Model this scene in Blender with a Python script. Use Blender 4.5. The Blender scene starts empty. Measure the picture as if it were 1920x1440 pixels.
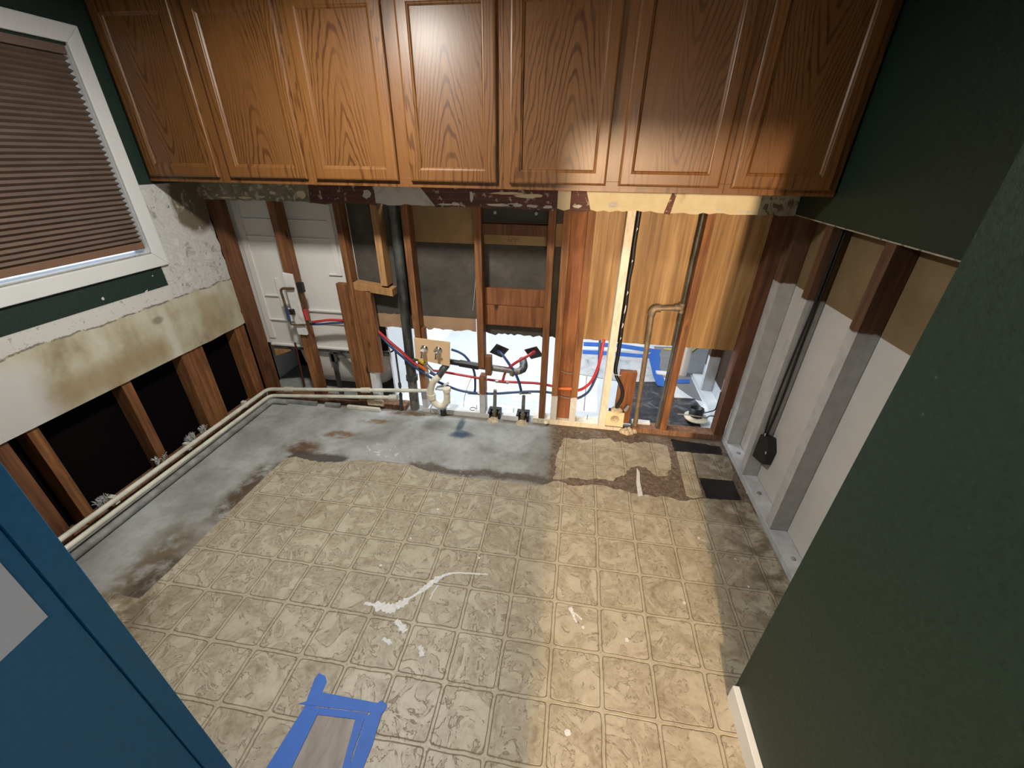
import bpy, bmesh, math, random
from mathutils import Vector, Matrix
random.seed(7)
S = bpy.context.scene
COL = S.collection
PI = math.pi

# ------------------------------------------------------------------ camera, world, lights, exposure
cam = bpy.data.cameras.new('camera'); cam_o = bpy.data.objects.new('camera', cam); COL.objects.link(cam_o)
cam.sensor_fit = 'HORIZONTAL'; cam.sensor_width = 36.0; cam.lens = 14.49; cam.clip_start = 0.02
cam_o.matrix_world = (Matrix.Translation((2.413, -2.593, 1.7816)) @ Matrix.Rotation(0.1455, 4, 'Z')
                      @ Matrix.Rotation(1.0627, 4, 'X') @ Matrix.Rotation(0.0127, 4, 'Z'))
S.camera = cam_o

W = bpy.data.worlds.new('daylight'); S.world = W; W.use_nodes = True
W.node_tree.nodes['Background'].inputs[0].default_value = (0.72, 0.84, 1.0, 1)
W.node_tree.nodes['Background'].inputs[1].default_value = 1.3

def light(name, kind, loc, power, color, size=0.1, aim=None, size_y=None):
    l = bpy.data.lights.new(name, kind); l.energy = power; l.color = color
    if kind == 'AREA':
        l.size = size
        if size_y: l.shape = 'RECTANGLE'; l.size_y = size_y
    else: l.shadow_soft_size = size
    o = bpy.data.objects.new(name, l); COL.objects.link(o); o.location = loc
    if aim: o.rotation_euler = (Vector(aim)-Vector(loc)).to_track_quat('-Z', 'Y').to_euler()
    return o
light('kitchen_ceiling_light', 'AREA', (1.42, -1.17, 2.43), 34, (1.0, 0.965, 0.885), 0.16, aim=(1.42, -1.17, 0))
light('hallway_light', 'POINT', (2.50, -6.9, 2.15), 1250, (1.0, 0.72, 0.44), 0.11)
light('bathroom_light', 'AREA', (1.95, 0.95, 2.3), 42, (0.86, 0.94, 1.0), 1.1, aim=(1.95, 0.95, 0))

light('added_cool_fill', 'AREA', (3.125, -3.0, 1.60), 6.0, (0.72, 0.86, 1.0), 0.45, aim=(1.4, -2.6, 1.2), size_y=0.75)  # added out-of-view cool fill for the teal partition and paper

S.view_settings.view_transform = 'Standard'; S.view_settings.look = 'None'
S.view_settings.exposure = 0.5; S.view_settings.gamma = 1.0; S.view_settings.use_curve_mapping = False

# ------------------------------------------------------------------ helpers: meshes
OFF = {}
class MB:
    def __init__(self): self.v = []; self.f = []; self.m = []; self.sm = []
    def add(self, vs, fs, mi=0, smooth=False):
        b = len(self.v); self.v += [tuple(v) for v in vs]
        for f in fs: self.f.append([b+i for i in f]); self.m.append(mi); self.sm.append(smooth)
        return self
    def box(self, x0, x1, y0, y1, z0, z1, mi=0):
        vs = [(x, y, z) for z in (z0, z1) for y in (y0, y1) for x in (x0, x1)]
        return self.add(vs, [(0,2,3,1),(4,5,7,6),(0,1,5,4),(2,6,7,3),(0,4,6,2),(1,3,7,5)], mi)
    def hexa(self, q, d, mi=0):
        """a quad q (4 points) pushed through by the vector d"""
        d = Vector(d); vs = [Vector(p) for p in q] + [Vector(p)+d for p in q]
        return self.add(vs, [(0,1,2,3),(7,6,5,4),(0,4,5,1),(1,5,6,2),(2,6,7,3),(3,7,4,0)], mi)
    def prism(self, pts, d, mi=0):
        d = Vector(d); n = len(pts); vs = [Vector(p) for p in pts] + [Vector(p)+d for p in pts]
        fs = [tuple(range(n)), tuple(range(2*n-1, n-1, -1))] + [(i, i+n, (i+1) % n+n, (i+1) % n) for i in range(n)]
        return self.add(vs, fs, mi)
    def tube(self, pts, r, n=14, mi=0, caps=True, smooth=True):
        pts = [Vector(p) for p in pts]; rs = r if isinstance(r, (list, tuple)) else [r]*len(pts)
        rings = []; t0 = None; u = None
        for i, p in enumerate(pts):
            t = (pts[min(i+1, len(pts)-1)] - pts[max(i-1, 0)]).normalized()
            if u is None:
                a = Vector((0, 0, 1)) if abs(t.z) < .9 else Vector((1, 0, 0)); u = t.cross(a).normalized()
            else: u = (u - t*u.dot(t)).normalized()
            w = t.cross(u)
            rings.append([p + (u*math.cos(2*PI*k/n) + w*math.sin(2*PI*k/n))*rs[i] for k in range(n)])
        vs = [v for rg in rings for v in rg]; fs = []
        for i in range(len(pts)-1):
            for k in range(n): fs.append((i*n+k, i*n+(k+1) % n, (i+1)*n+(k+1) % n, (i+1)*n+k))
        self.add(vs, fs, mi, smooth)
        if caps: self.add(rings[0], [tuple(range(n-1, -1, -1))], mi); self.add(rings[-1], [tuple(range(n))], mi)
        return self
    def lathe(self, prof, c, axis=(0, 0, 1), n=24, mi=0):
        """prof: list of (radius, height along axis)"""
        ax = Vector(axis).normalized(); a = Vector((0, 0, 1)) if abs(ax.z) < .9 else Vector((1, 0, 0))
        u = ax.cross(a).normalized(); w = ax.cross(u); c = Vector(c); vs = []; fs = []
        for r, h in prof:
            for k in range(n): vs.append(c + ax*h + (u*math.cos(2*PI*k/n)+w*math.sin(2*PI*k/n))*max(r, 1e-4))
        for i in range(len(prof)-1):
            for k in range(n): fs.append((i*n+k, i*n+(k+1) % n, (i+1)*n+(k+1) % n, (i+1)*n+k))
        return self.add(vs, fs, mi, True)
    def build(self, name, mat, parent=None, bev=0, weld=False):
        me = bpy.data.meshes.new(name)
        if parent is not None: off = OFF[parent.name]
        else:
            xs = [v[0] for v in self.v]; ys = [v[1] for v in self.v]; zs = [v[2] for v in self.v]
            off = Vector(((min(xs)+max(xs))/2, (min(ys)+max(ys))/2, min(zs)))
        me.from_pydata([Vector(v)-off for v in self.v], [], self.f); me.update()
        for p, m, s in zip(me.polygons, self.m, self.sm): p.material_index = m; p.use_smooth = s
        bm = bmesh.new(); bm.from_mesh(me)
        if weld: bmesh.ops.remove_doubles(bm, verts=bm.verts, dist=1e-5)
        bmesh.ops.recalc_face_normals(bm, faces=bm.faces); bm.to_mesh(me); bm.free()
        for m in (mat if isinstance(mat, (list, tuple)) else [mat]): me.materials.append(m)
        o = bpy.data.objects.new(name, me); COL.objects.link(o)
        if parent is not None:
            o.parent = parent; OFF[o.name] = off
        else: o.location = off; OFF[o.name] = off
        if bev:
            b = o.modifiers.new('bevel', 'BEVEL'); b.width = bev; b.segments = 2; b.limit_method = 'ANGLE'; b.angle_limit = 0.7
        return o

def tag(o, label=None, cat=None, group=None, kind=None):
    if label: o['label'] = label
    if cat: o['category'] = cat
    if group: o['group'] = group
    if kind: o['kind'] = kind
    return o
def thing(name, loc, label, cat, group=None):
    o = bpy.data.objects.new(name, None); COL.objects.link(o); o.location = loc; o.empty_display_size = .1
    OFF[o.name] = Vector(loc); return tag(o, label, cat, group)
def struct(o, label=None): return tag(o, label, kind='structure')

def arc(c, r, a0, a1, u, w, n=8):
    c, u, w = Vector(c), Vector(u), Vector(w)
    return [c + u*r*math.cos(a0+(a1-a0)*i/n) + w*r*math.sin(a0+(a1-a0)*i/n) for i in range(n+1)]
def spline(pts, n=8):
    """smooth curve through the points"""
    P = [Vector(p) for p in pts]; P = [P[0]*2-P[1]] + P + [P[-1]*2-P[-2]]; out = []
    for i in range(1, len(P)-2):
        for k in range(n):
            t = k/n; a, b, c, d = P[i-1:i+3]
            out.append(.5*((2*b) + (c-a)*t + (2*a-5*b+4*c-d)*t*t + (3*b-a-3*c+d)*t**3))
    return out + [P[-2]]
def jag(p, q, n, amp, rnd=random):
    """ragged broken edge from p to q"""
    p, q = Vector(p), Vector(q); d = (q-p); perp = Vector((d.z, 0, -d.x)) if abs(d.y) < 1e-4 else Vector((-d.y, d.x, 0))
    if perp.length: perp.normalize()
    return [p + d*(i/n) + perp*(rnd.uniform(-amp, amp) if 0 < i < n else 0) for i in range(n)]

# ------------------------------------------------------------------ helpers: materials
class NT:
    def __init__(self, name, rough=.6, metal=0., spec=.5, coat=0.):
        self.mat = bpy.data.materials.new(name); self.mat.use_nodes = True; self.t = self.mat.node_tree
        self.b = self.t.nodes['Principled BSDF']; self.b.inputs['Roughness'].default_value = rough
        self.b.inputs['Metallic'].default_value = metal; self.b.inputs['Specular IOR Level'].default_value = spec
        self.b.inputs['Coat Weight'].default_value = coat
        g = self.t.nodes.new('ShaderNodeNewGeometry'); self.pos = g.outputs['Position']
    def n(self, t, **k):
        nd = self.t.nodes.new(t)
        for a, v in k.items(): setattr(nd, a, v)
        return nd
    def L(self, a, b): self.t.links.new(a, b)
    def s(self, sock, v):
        if hasattr(v, 'links') or isinstance(v, bpy.types.NodeSocket): self.L(v, sock)
        else: sock.default_value = v
    def m(self, op, a, b=0., c=None, clamp=False):
        nd = self.n('ShaderNodeMath', operation=op, use_clamp=clamp); self.s(nd.inputs[0], a); self.s(nd.inputs[1], b)
        if c is not None: self.s(nd.inputs[2], c)
        return nd.outputs[0]
    def vec(self, scale, v=None, off=None):
        nd = self.n('ShaderNodeVectorMath', operation='MULTIPLY'); self.L(v or self.pos, nd.inputs[0]); nd.inputs[1].default_value = scale
        o = nd.outputs[0]
        if off is not None:
            a = self.n('ShaderNodeVectorMath', operation='ADD'); self.L(o, a.inputs[0]); self.L(off, a.inputs[1]); o = a.outputs[0]
        return o
    def noise(self, v, scale=5., detail=6., rough=.55, dist=0.):
        nd = self.n('ShaderNodeTexNoise'); self.L(v, nd.inputs['Vector']); nd.inputs['Scale'].default_value = scale
        nd.inputs['Detail'].default_value = detail; nd.inputs['Roughness'].default_value = rough; nd.inputs['Distortion'].default_value = dist
        return nd.outputs['Fac']
    def ramp(self, fac, stops, interp='LINEAR'):
        nd = self.n('ShaderNodeValToRGB'); self.s(nd.inputs[0], fac); cr = nd.color_ramp; cr.interpolation = interp
        while len(cr.elements) < len(stops): cr.elements.new(.5)
        for e, (p, c) in zip(cr.elements, stops):
            e.position = p; e.color = (c if isinstance(c, (tuple, list)) else (c, c, c))[:3] + (1,) if isinstance(c, tuple) else (c, c, c, 1)
        return nd.outputs[0]
    def mix(self, fac, a, b, mode='MIX'):
        nd = self.n('ShaderNodeMix', data_type='RGBA', blend_type=mode); self.s(nd.inputs[0], fac)
        for k, v in ((6, a), (7, b)):
            if isinstance(v, tuple): nd.inputs[k].default_value = v[:3] + (1,)
            else: self.L(v, nd.inputs[k])
        return nd.outputs[2]
    def xyz(self, v=None):
        nd = self.n('ShaderNodeSeparateXYZ'); self.L(v or self.pos, nd.inputs[0]); return nd.outputs
    def step(self, v, a, b):
        nd = self.n('ShaderNodeMapRange', interpolation_type='SMOOTHSTEP'); self.s(nd.inputs[0], v)
        nd.inputs[1].default_value = a; nd.inputs[2].default_value = b; return nd.outputs[0]
    def box(self, u, v, u0, u1, v0, v1, soft=.02):
        a = self.m('MULTIPLY', self.step(u, u0-soft, u0+soft), self.step(u, u1+soft, u1-soft))
        b = self.m('MULTIPLY', self.step(v, v0-soft, v0+soft), self.step(v, v1+soft, v1-soft))
        return self.m('MULTIPLY', a, b)
    def ell(self, u, v, cu, cv, ru, rv, inner=.4):
        a = self.m('DIVIDE', self.m('SUBTRACT', u, cu), ru); b = self.m('DIVIDE', self.m('SUBTRACT', v, cv), rv)
        d = self.m('SQRT', self.m('ADD', self.m('MULTIPLY', a, a), self.m('MULTIPLY', b, b)))
        return self.step(d, 1., inner)
    def out(self, col, bump=None, bs=.3, bd=.01, rough=None):
        if isinstance(col, tuple): self.b.inputs['Base Color'].default_value = col[:3] + (1,)
        else: self.L(col, self.b.inputs['Base Color'])
        if bump is not None:
            nd = self.n('ShaderNodeBump'); nd.inputs['Strength'].default_value = bs; nd.inputs['Distance'].default_value = bd
            self.L(bump, nd.inputs['Height']); self.L(nd.outputs[0], self.b.inputs['Normal'])
        if rough is not None: self.L(rough, self.b.inputs['Roughness'])
        return self.mat
    def rnd(self, k=1.):
        o = self.n('ShaderNodeObjectInfo').outputs['Random']; cb = self.n('ShaderNodeCombineXYZ')
        for i, f in enumerate((7.3, 3.1, 11.7)): self.L(self.m('MULTIPLY', o, f*k), cb.inputs[i])
        return cb.outputs[0], o

def simple(name, c, rough=.6, metal=0., var=.25, scale=30., bump=.15, spec=.5, coat=0., stretch=(1, 1, 1)):
    t = NT(name, rough, metal, spec, coat); n = t.noise(t.vec(stretch), scale)
    lo = tuple(x*(1-var) for x in c); hi = tuple(min(1, x*(1+var*.6)) for x in c)
    return t.out(t.ramp(n, [(.3, lo), (.7, hi)]), n, bump, .004)

def timber(name, dark, mid, light, rough=.7, white=None, whitecol=(.62, .61, .60)):
    t = NT(name, rough); off, r = t.rnd()
    v = t.vec((26, 26, 1.6), off=off); n = t.noise(v, 1.6, 8, .6, .6)
    n2 = t.noise(t.vec((3, 3, 2.2), off=off), 1.5, 5)
    c = t.ramp(n, [(.28, dark), (.5, mid), (.75, light)])
    c = t.mix(t.step(n2, .45, .75), c, t.mix(.6, c, dark))
    # knots
    vo = t.n('ShaderNodeTexVoronoi'); t.L(t.vec((6, 6, 2.2), off=off), vo.inputs['Vector']); vo.inputs['Scale'].default_value = 1.
    c = t.mix(t.step(vo.outputs['Distance'], .13, .05), c, tuple(x*.35 for x in dark))
    c = t.mix(t.m('MULTIPLY', r, .45), c, t.mix(.5, c, dark))
    rn = None
    if white is not None:
        z = t.xyz()[2]; w = t.step(t.m('ADD', z, t.m('MULTIPLY', t.noise(t.pos, 35, 3), .02)), white+.016, white+.004)
        g = t.noise(t.pos, 14, 6, .65)
        wc = t.ramp(g, [(.3, tuple(x*.78 for x in whitecol)), (.6, whitecol)])
        c = t.mix(w, c, wc)
    return t.out(c, n, .35, .004)

M = {}
M['stud'] = timber('framing_timber', (.085, .030, .009), (.235, .092, .030), (.40, .180, .066))
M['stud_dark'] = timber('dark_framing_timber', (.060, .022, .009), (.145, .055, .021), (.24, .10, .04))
M['stud_red'] = timber('reddish_timber', (.10, .032, .011), (.25, .088, .028), (.36, .145, .05))
M['stud_pale'] = timber('pale_timber', (.24, .12, .045), (.42, .22, .085), (.55, .32, .14))
M['stud_low'] = timber('timber_white_foot', (.10, .038, .012), (.26, .105, .034), (.42, .19, .07), white=.21)
M['stud_low2'] = timber('timber_white_foot_high', (.10, .038, .012), (.26, .105, .034), (.42, .19, .07), white=.25)
M['stud_right'] = timber('timber_half_white', (.05, .022, .011), (.11, .05, .024), (.18, .09, .045), white=1.165, whitecol=(.50, .50, .50))
M['stud_bath'] = timber('timber_bath_white', (.05, .022, .011), (.11, .05, .024), (.18, .09, .045), white=.36, whitecol=(.75, .78, .82))
M['lining_bath'] = timber('bath_side_lining', (.035, .018, .010), (.07, .036, .02), (.11, .06, .033), white=.15, whitecol=(.7, .73, .76))
M['grey_timber'] = simple('greyed_timber', (.33, .31, .28), .8, var=.4, scale=14)
M['plate_brown'] = timber('brown_plate', (.10, .045, .022), (.24, .12, .065), (.36, .21, .13))
t = NT('cream_painted_timber', .5); n = t.noise(t.vec((8, 8, 2)), 6, 8, .65)
M['cream_stud'] = t.out(t.ramp(n, [(.28, (.50, .42, .32)), (.5, (.74, .66, .54)), (.8, (.84, .77, .66))]), n, .2, .003)
t = NT('white_painted_plate', .6); n = t.noise(t.pos, 9, 8, .7)
M['white_plate'] = t.out(t.ramp(n, [(.25, (.30, .27, .24)), (.42, (.62, .60, .58)), (.7, (.76, .76, .77))]), n, .3, .004)
M['right_plate'] = t2 = simple('white_right_plate', (.56, .57, .60), .6, var=.25, scale=12)

def oak(name, dark, mid, light, cath=1.1):
    t = NT(name, .37, spec=.5)
    off, r = t.rnd(2.)
    tc = t.n('ShaderNodeTexCoord'); gx, gy, gz = t.xyz(tc.outputs['Generated']); low = t.noise(t.vec((5, 1., .9), off=off), 1.0, 4, .5, .3)
    sgn = t.m('SUBTRACT', t.m('MULTIPLY', t.m('GREATER_THAN', r, .4), 2.), 1.); uu = t.m('ADD', t.m('SUBTRACT', gx, .35), t.m('ADD', t.m('MULTIPLY', t.m('FRACT', t.m('MULTIPLY', r, 13.)), -.3), t.m('MULTIPLY', t.m('SUBTRACT', low, .5), .5)))
    f_ = t.m('ADD', t.m('MULTIPLY', t.m('MULTIPLY', gz, sgn), cath), t.m('ADD', t.m('MULTIPLY', t.m('POWER', t.m('ABSOLUTE', uu), 1.5), 4.2), t.m('MULTIPLY', t.noise(t.vec((14, 1, 2.2), off=off), 1., 3, .5), .26)))
    rings = t.m('SINE', t.m('MULTIPLY', f_, 34.)); vis = t.step(t.noise(t.vec((4, 1, 1.2), off=off), 1.2, 2), .36, .58)
    v2 = t.vec((210, 60, 5), off=off); pore = t.noise(v2, 1., 4, .6)
    k = t.m('ADD', t.m('MULTIPLY', t.m('MULTIPLY', t.step(rings, .25, 1.), vis), .40), t.m('MULTIPLY', pore, .62))
    c = t.ramp(k, [(.22, light), (.42, mid), (.85, dark)])
    c = t.mix(t.m('MULTIPLY', t.noise(t.vec((1, 1, .4), off=off), 2.2, 3), .5), c, t.mix(.5, c, dark))
    return t.out(c, pore, .12, .001)
M['oak'] = oak('oak_panel_wood', (.050, .017, .005), (.142, .058, .016), (.195, .086, .026))
M['oak_frame'] = oak('oak_rail_wood', (.065, .023, .006), (.155, .063, .017), (.205, .089, .026), .0)
M['cab_side'] = simple('cabinet_carcass_wood', (.20, .085, .03), .5, var=.2, scale=8, stretch=(1, 1, .1))

# green wall paint with orange-peel texture and pale nicks
def green_col(t):
    n = t.noise(t.pos, 70, 4, .65)
    c = t.ramp(n, [(.35, (.0050, .0180, .0120)), (.65, (.0095, .029, .0195))])
    nick = t.step(t.noise(t.pos, 38, 2, .5), .76, .80)
    return t.mix(t.m('MULTIPLY', nick, .35), c, (.16, .20, .17)), n
t = NT('green_wall_paint', .55, spec=.4); c, n = green_col(t); M['green'] = t.out(c, n, .45, .004)

# left wall: green paint, flaking white stopping, stained beige lining
t = NT('stripped_left_wall', .75); x, y, z = t.xyz(); g, gn = green_col(t)
n1 = t.noise(t.pos, 11, 9, .68, .4); n2 = t.noise(t.pos, 3.2, 6, .6); n3 = t.noise(t.pos, 45, 5, .7, .8)
flake = t.ramp(n1, [(.30, (.20, .195, .17)), (.40, (.44, .43, .40)), (.47, (.60, .60, .585)), (.52, (.50, .50, .49)), (.60, (.62, .62, .61))])
crk = t.m('MULTIPLY', t.step(n3, .40, .33), t.step(n2, .42, .55))
flake = t.mix(crk, flake, (.11, .10, .085))
zb = t.m('ADD', .985, t.m('MULTIPLY', t.m('SUBTRACT', n2, .5), .10))
low = t.step(t.m('SUBTRACT', zb, z), -.006, .006)
smooth = t.m('MULTIPLY', t.step(z, 1.09, 1.05), t.step(y, -.38, -.5))
flake = t.mix(smooth, flake, t.mix(t.step(n3, .41, .34), (.60, .59, .56), (.33, .32, .29)))
bb = t.ramp(t.noise(t.vec((1, 1.6, 1)), 3.5, 6, .6), [(.30, (.30, .24, .15)), (.48, (.47, .43, .31)), (.62, (.57, .54, .44)), (.8, (.62, .60, .54))])
band = t.box(y, z, -1.35, -.62, .66, .80, .05); bb = t.mix(t.m('MULTIPLY', band, .65), bb, (.30, .20, .095))
band = t.box(y, z, -.33, -.14, .62, .93, .03); bb = t.mix(t.m('MULTIPLY', band, .5), bb, (.33, .24, .13))
band = t.box(y, z, -.60, -.55, .62, .97, .012); bb = t.mix(t.m('MULTIPLY', band, .5), bb, (.62, .60, .52))
bb = t.mix(t.m('MULTIPLY', t.ell(y, z, -.62, .90, .05, .03), .6), bb, (.14, .12, .08))
wl = t.m('MULTIPLY', t.step(t.m('ADD', y, t.m('MULTIPLY', n2, .3)), -1.03, -1.20), t.step(z, .98, .90)); bb = t.mix(wl, bb, (.58, .57, .55))
c = t.mix(low, flake, bb)
edge = t.m('MULTIPLY', t.step(t.m('ABSOLUTE', t.m('SUBTRACT', zb, z)), .007, .002), t.step(n1, .42, .5)); c = t.mix(edge, c, (.20, .18, .15))
olive = t.m('MULTIPLY', t.ell(t.m('ADD', y, t.m('MULTIPLY', n1, .12)), z, -.05, 1.50, .17, .21, .75), t.step(n1, .36, .44)); c = t.mix(olive, c, (.15, .12, .075))  # olive patch, with part of the cabinet's shadow painted into it
gm = t.m('ADD', t.step(z, 1.609, 1.613), t.m('MULTIPLY', t.m('MULTIPLY', t.step(z, 1.068, 1.072), t.step(z, 1.19, 1.18)), t.step(t.m('ADD', y, t.m('MULTIPLY', n3, .012)), -.462, -.468)), clamp=True)
chip = t.step(t.noise(t.pos, 17, 1, .5), .735, .745)
c = t.mix(gm, c, t.mix(t.m('MULTIPLY', chip, t.step(z, 1.3, 1.2)), g, (.55, .55, .53)))
M['left_wall'] = t.out(c, n1, .5, .006)

def paintish(name, stops, chips=None, scale=14):
    t = NT(name, .7); n = t.noise(t.pos, scale, 8, .65, .5); c = t.ramp(n, stops)
    if chips: c = t.mix(t.step(t.noise(t.pos, 31, 5, .6), .56, .60), c, chips)
    return t.out(c, n, .4, .005)
M['olive'] = paintish('olive_plaster', [(.3, (.15, .13, .075)), (.55, (.27, .24, .155)), (.7, (.36, .33, .24))], (.52, .49, .40))
M['cream'] = paintish('cream_plaster', [(.25, (.40, .33, .20)), (.38, (.66, .57, .38)), (.7, (.72, .64, .45))])
M['white_plaster'] = paintish('white_plaster', [(.25, (.36, .34, .31)), (.45, (.58, .56, .53)), (.7, (.66, .64, .61))])
M['grey_plaster'] = paintish('grey_plaster', [(.3, (.20, .17, .12)), (.6, (.40, .37, .29))], (.12, .09, .05))
t = NT('brick_pattern_lining', .7); nd = t.n('ShaderNodeTexBrick'); sw = t.n('ShaderNodeCombineXYZ'); X = t.xyz(); t.L(X[0], sw.inputs[0]); t.L(X[2], sw.inputs[1])
t.L(sw.outputs[0], nd.inputs['Vector'])
for k, v in (('Color1', (.17, .045, .032, 1)), ('Color2', (.10, .034, .030, 1)), ('Mortar', (.12, .085, .07, 1)), ('Scale', 1.), ('Mortar Size', .0025), ('Brick Width', .15), ('Row Height', .036), ('Mortar Smooth', .3)):
    nd.inputs[k].default_value = v
bn = t.noise(t.pos, 26, 6, .6); c = t.mix(t.step(bn, .59, .63), nd.outputs[0], (.48, .40, .31)); c = t.mix(t.m('MULTIPLY', t.noise(t.pos, 60, 4), .35), c, (.05, .03, .03))
M['brick'] = t.out(c, bn, .4, .004)

# concrete slab with adhesive stains and a blue spray mark
t = NT('concrete_slab', .72); x, y, z = t.xyz(); n1 = t.noise(t.pos, 3.2, 8, .6, .3); n2 = t.noise(t.pos, 22, 8, .7); n3 = t.noise(t.vec((1, 1, 1)), 8, 6, .65)
c = t.ramp(n1, [(.28, (.19, .19, .175)), (.48, (.33, .34, .33)), (.62, (.43, .445, .445)), (.8, (.50, .52, .53))])
c = t.mix(t.m('MULTIPLY', t.step(n2, .45, .75), .35), c, (.16, .15, .13))
wx = t.m('ADD', x, t.m('MULTIPLY', t.m('SUBTRACT', n3, .5), .16)); wy = t.m('ADD', y, t.m('MULTIPLY', t.m('SUBTRACT', n1, .5), .22))
def stain(c, k, col): return t.mix(t.m('MULTIPLY', k, t.step(n3, .30, .55)), c, col)
c = stain(c, t.box(wx, wy, .50, .64, -1.25, -.74, .05), (.085, .058, .033))
c = stain(c, t.box(wx, wy, .38, .60, -1.72, -1.30, .09), (.15, .115, .07))
c = stain(c, t.box(wx, wy, .50, .62, -1.72, -1.50, .03), (.07, .05, .032))
c = stain(c, t.ell(wx, wy, .66, -.56, .20, .10), (.13, .075, .04))
c = stain(c, t.ell(wx, wy, .85, -.37, .17, .06), (.20, .12, .06))
c = stain(c, t.ell(wx, wy, 1.02, -.17, .16, .05), (.22, .14, .07))
c = stain(c, t.ell(wx, wy, 1.25, -.03, .25, .035), (.16, .10, .05))
c = t.mix(t.box(wx, wy, 2.34, 3.7, -.70, .1, .045), c, t.ramp(t.noise(t.vec((1, 1, 1)), 34, 8, .75, .6), [(.32, (.055, .036, .024)), (.5, (.14, .10, .073)), (.68, (.27, .22, .17))]))
c = t.mix(t.m('MULTIPLY', t.box(x, wy, 1.45, 2.40, -.66, -.585, .02), t.step(n2, .30, .48)), c, t.ramp(n2, [(.35, (.06, .047, .038)), (.6, (.15, .125, .10))]))
c = t.mix(t.m('MULTIPLY', t.box(wx, wy, .62, 1.02, -.70, -.60, .02), .9), c, (.055, .045, .038))
c = t.mix(t.m('MULTIPLY', t.box(x, y, .6, 3.5, -.035, .02, .015), .6), c, (.12, .085, .05))
wsp = t.m('MULTIPLY', t.ell(wx, wy, 1.25, -.50, .28, .10), t.step(n2, .54, .60)); c = t.mix(wsp, c, (.62, .62, .60))
bx = t.ell(x, wy, 1.665, -.12, .04, .15, .3); c = t.mix(t.m('MULTIPLY', bx, .85), c, (.035, .06, .10))
bx = t.ell(x, wy, 1.70, -.235, .12, .05, .3); c = t.mix(t.m('MULTIPLY', bx, .9), c, (.03, .06, .115))
M['concrete'] = t.out(c, n2, .35, .004)

# embossed tile-pattern vinyl
t = NT('tile_pattern_vinyl', .46, spec=.45); x, y, z = t.xyz()
wob = t.noise(t.pos, 9, 3); wob2 = t.noise(t.vec((1, 1, 1), off=None), 13, 3)
u = t.m('ADD', t.m('DIVIDE', t.m('SUBTRACT', x, 2.65), .2), t.m('MULTIPLY', t.m('SUBTRACT', wob, .5), .06))
v = t.m('ADD', t.m('DIVIDE', t.m('ADD', y, .81), .2), t.m('MULTIPLY', t.m('SUBTRACT', wob2, .5), .06))
fu = t.m('ABSOLUTE', t.m('SUBTRACT', t.m('FRACT', t.m('ADD', u, 100.)), .5)); fv = t.m('ABSOLUTE', t.m('SUBTRACT', t.m('FRACT', t.m('ADD', v, 100.)), .5))
e = t.m('POWER', t.m('ADD', t.m('POWER', fu, 18.), t.m('POWER', fv, 18.)), 1/18.)
groove = t.m('MULTIPLY', t.step(e, .452, .464), t.step(e, .478, .466)); rim = t.step(e, .470, .482)
cb = t.n('ShaderNodeCombineXYZ'); t.L(t.m('FLOOR', u), cb.inputs[0]); t.L(t.m('FLOOR', v), cb.inputs[1])
wn = t.n('ShaderNodeTexWhiteNoise'); t.L(cb.outputs[0], wn.inputs['Vector']); off = t.n('ShaderNodeVectorMath', operation='MULTIPLY'); t.L(wn.outputs['Color'], off.inputs[0]); off.inputs[1].default_value = (9, 9, 9)
pv = t.vec((1, 1, 1), off=off.outputs[0])
va = t.noise(pv, 8, 7, .6, 1.6); vb = t.noise(pv, 26, 6, .65, .8)
vc = t.noise(pv, 70, 5, .7, .5)
vein = t.m('MULTIPLY', t.step(t.m('ABSOLUTE', t.m('SUBTRACT', va, .5)), .020, .003), t.step(vb, .44, .54))
speck = t.step(vc, .64, .70)
c = t.ramp(t.m('ADD', t.m('ADD', t.m('MULTIPLY', va, .5), t.m('MULTIPLY', vb, .3)), t.m('MULTIPLY', vc, .2)), [(.36, (.225, .180, .118)), (.46, (.375, .325, .240)), (.53, (.455, .405, .310)), (.66, (.54, .49, .39))])
c = t.mix(t.m('MULTIPLY', speck, .28), c, (.17, .13, .08))
c = t.mix(t.m('MULTIPLY', wn.outputs['Value'], .30), c, t.mix(.5, c, (.25, .19, .115)))
c = t.mix(t.m('MULTIPLY', vein, .65), c, (.15, .11, .065))
c = t.mix(t.m('MULTIPLY', rim, .55), c, (.46, .40, .29))
c = t.mix(t.m('MULTIPLY', groove, .68), c, (.15, .115, .068))
dirt = t.noise(t.pos, 2.3, 6, .6); dn = t.noise(t.pos, 10, 6, .65, .4)
dm = t.m('MULTIPLY', t.step(x, 3.15, 3.5), t.step(dn, .38, .62)); c = t.mix(t.m('MULTIPLY', dm, .75), c, (.085, .06, .032))
dm = t.m('MULTIPLY', t.m('MULTIPLY', t.step(x, .95, .55), t.step(y, -1.58, -1.68)), t.step(dn, .36, .60)); c = t.mix(t.m('MULTIPLY', dm, .8), c, (.12, .085, .045))
c = t.mix(t.m('MULTIPLY', t.step(dirt, .52, .75), .35), c, (.19, .15, .09))
h = t.m('ADD', t.m('SUBTRACT', t.m('MULTIPLY', va, .25), groove), t.m('MULTIPLY', t.m('ADD', vein, 0.), -.35))
M['vinyl'] = t.out(c, h, .7, .0035)

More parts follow.
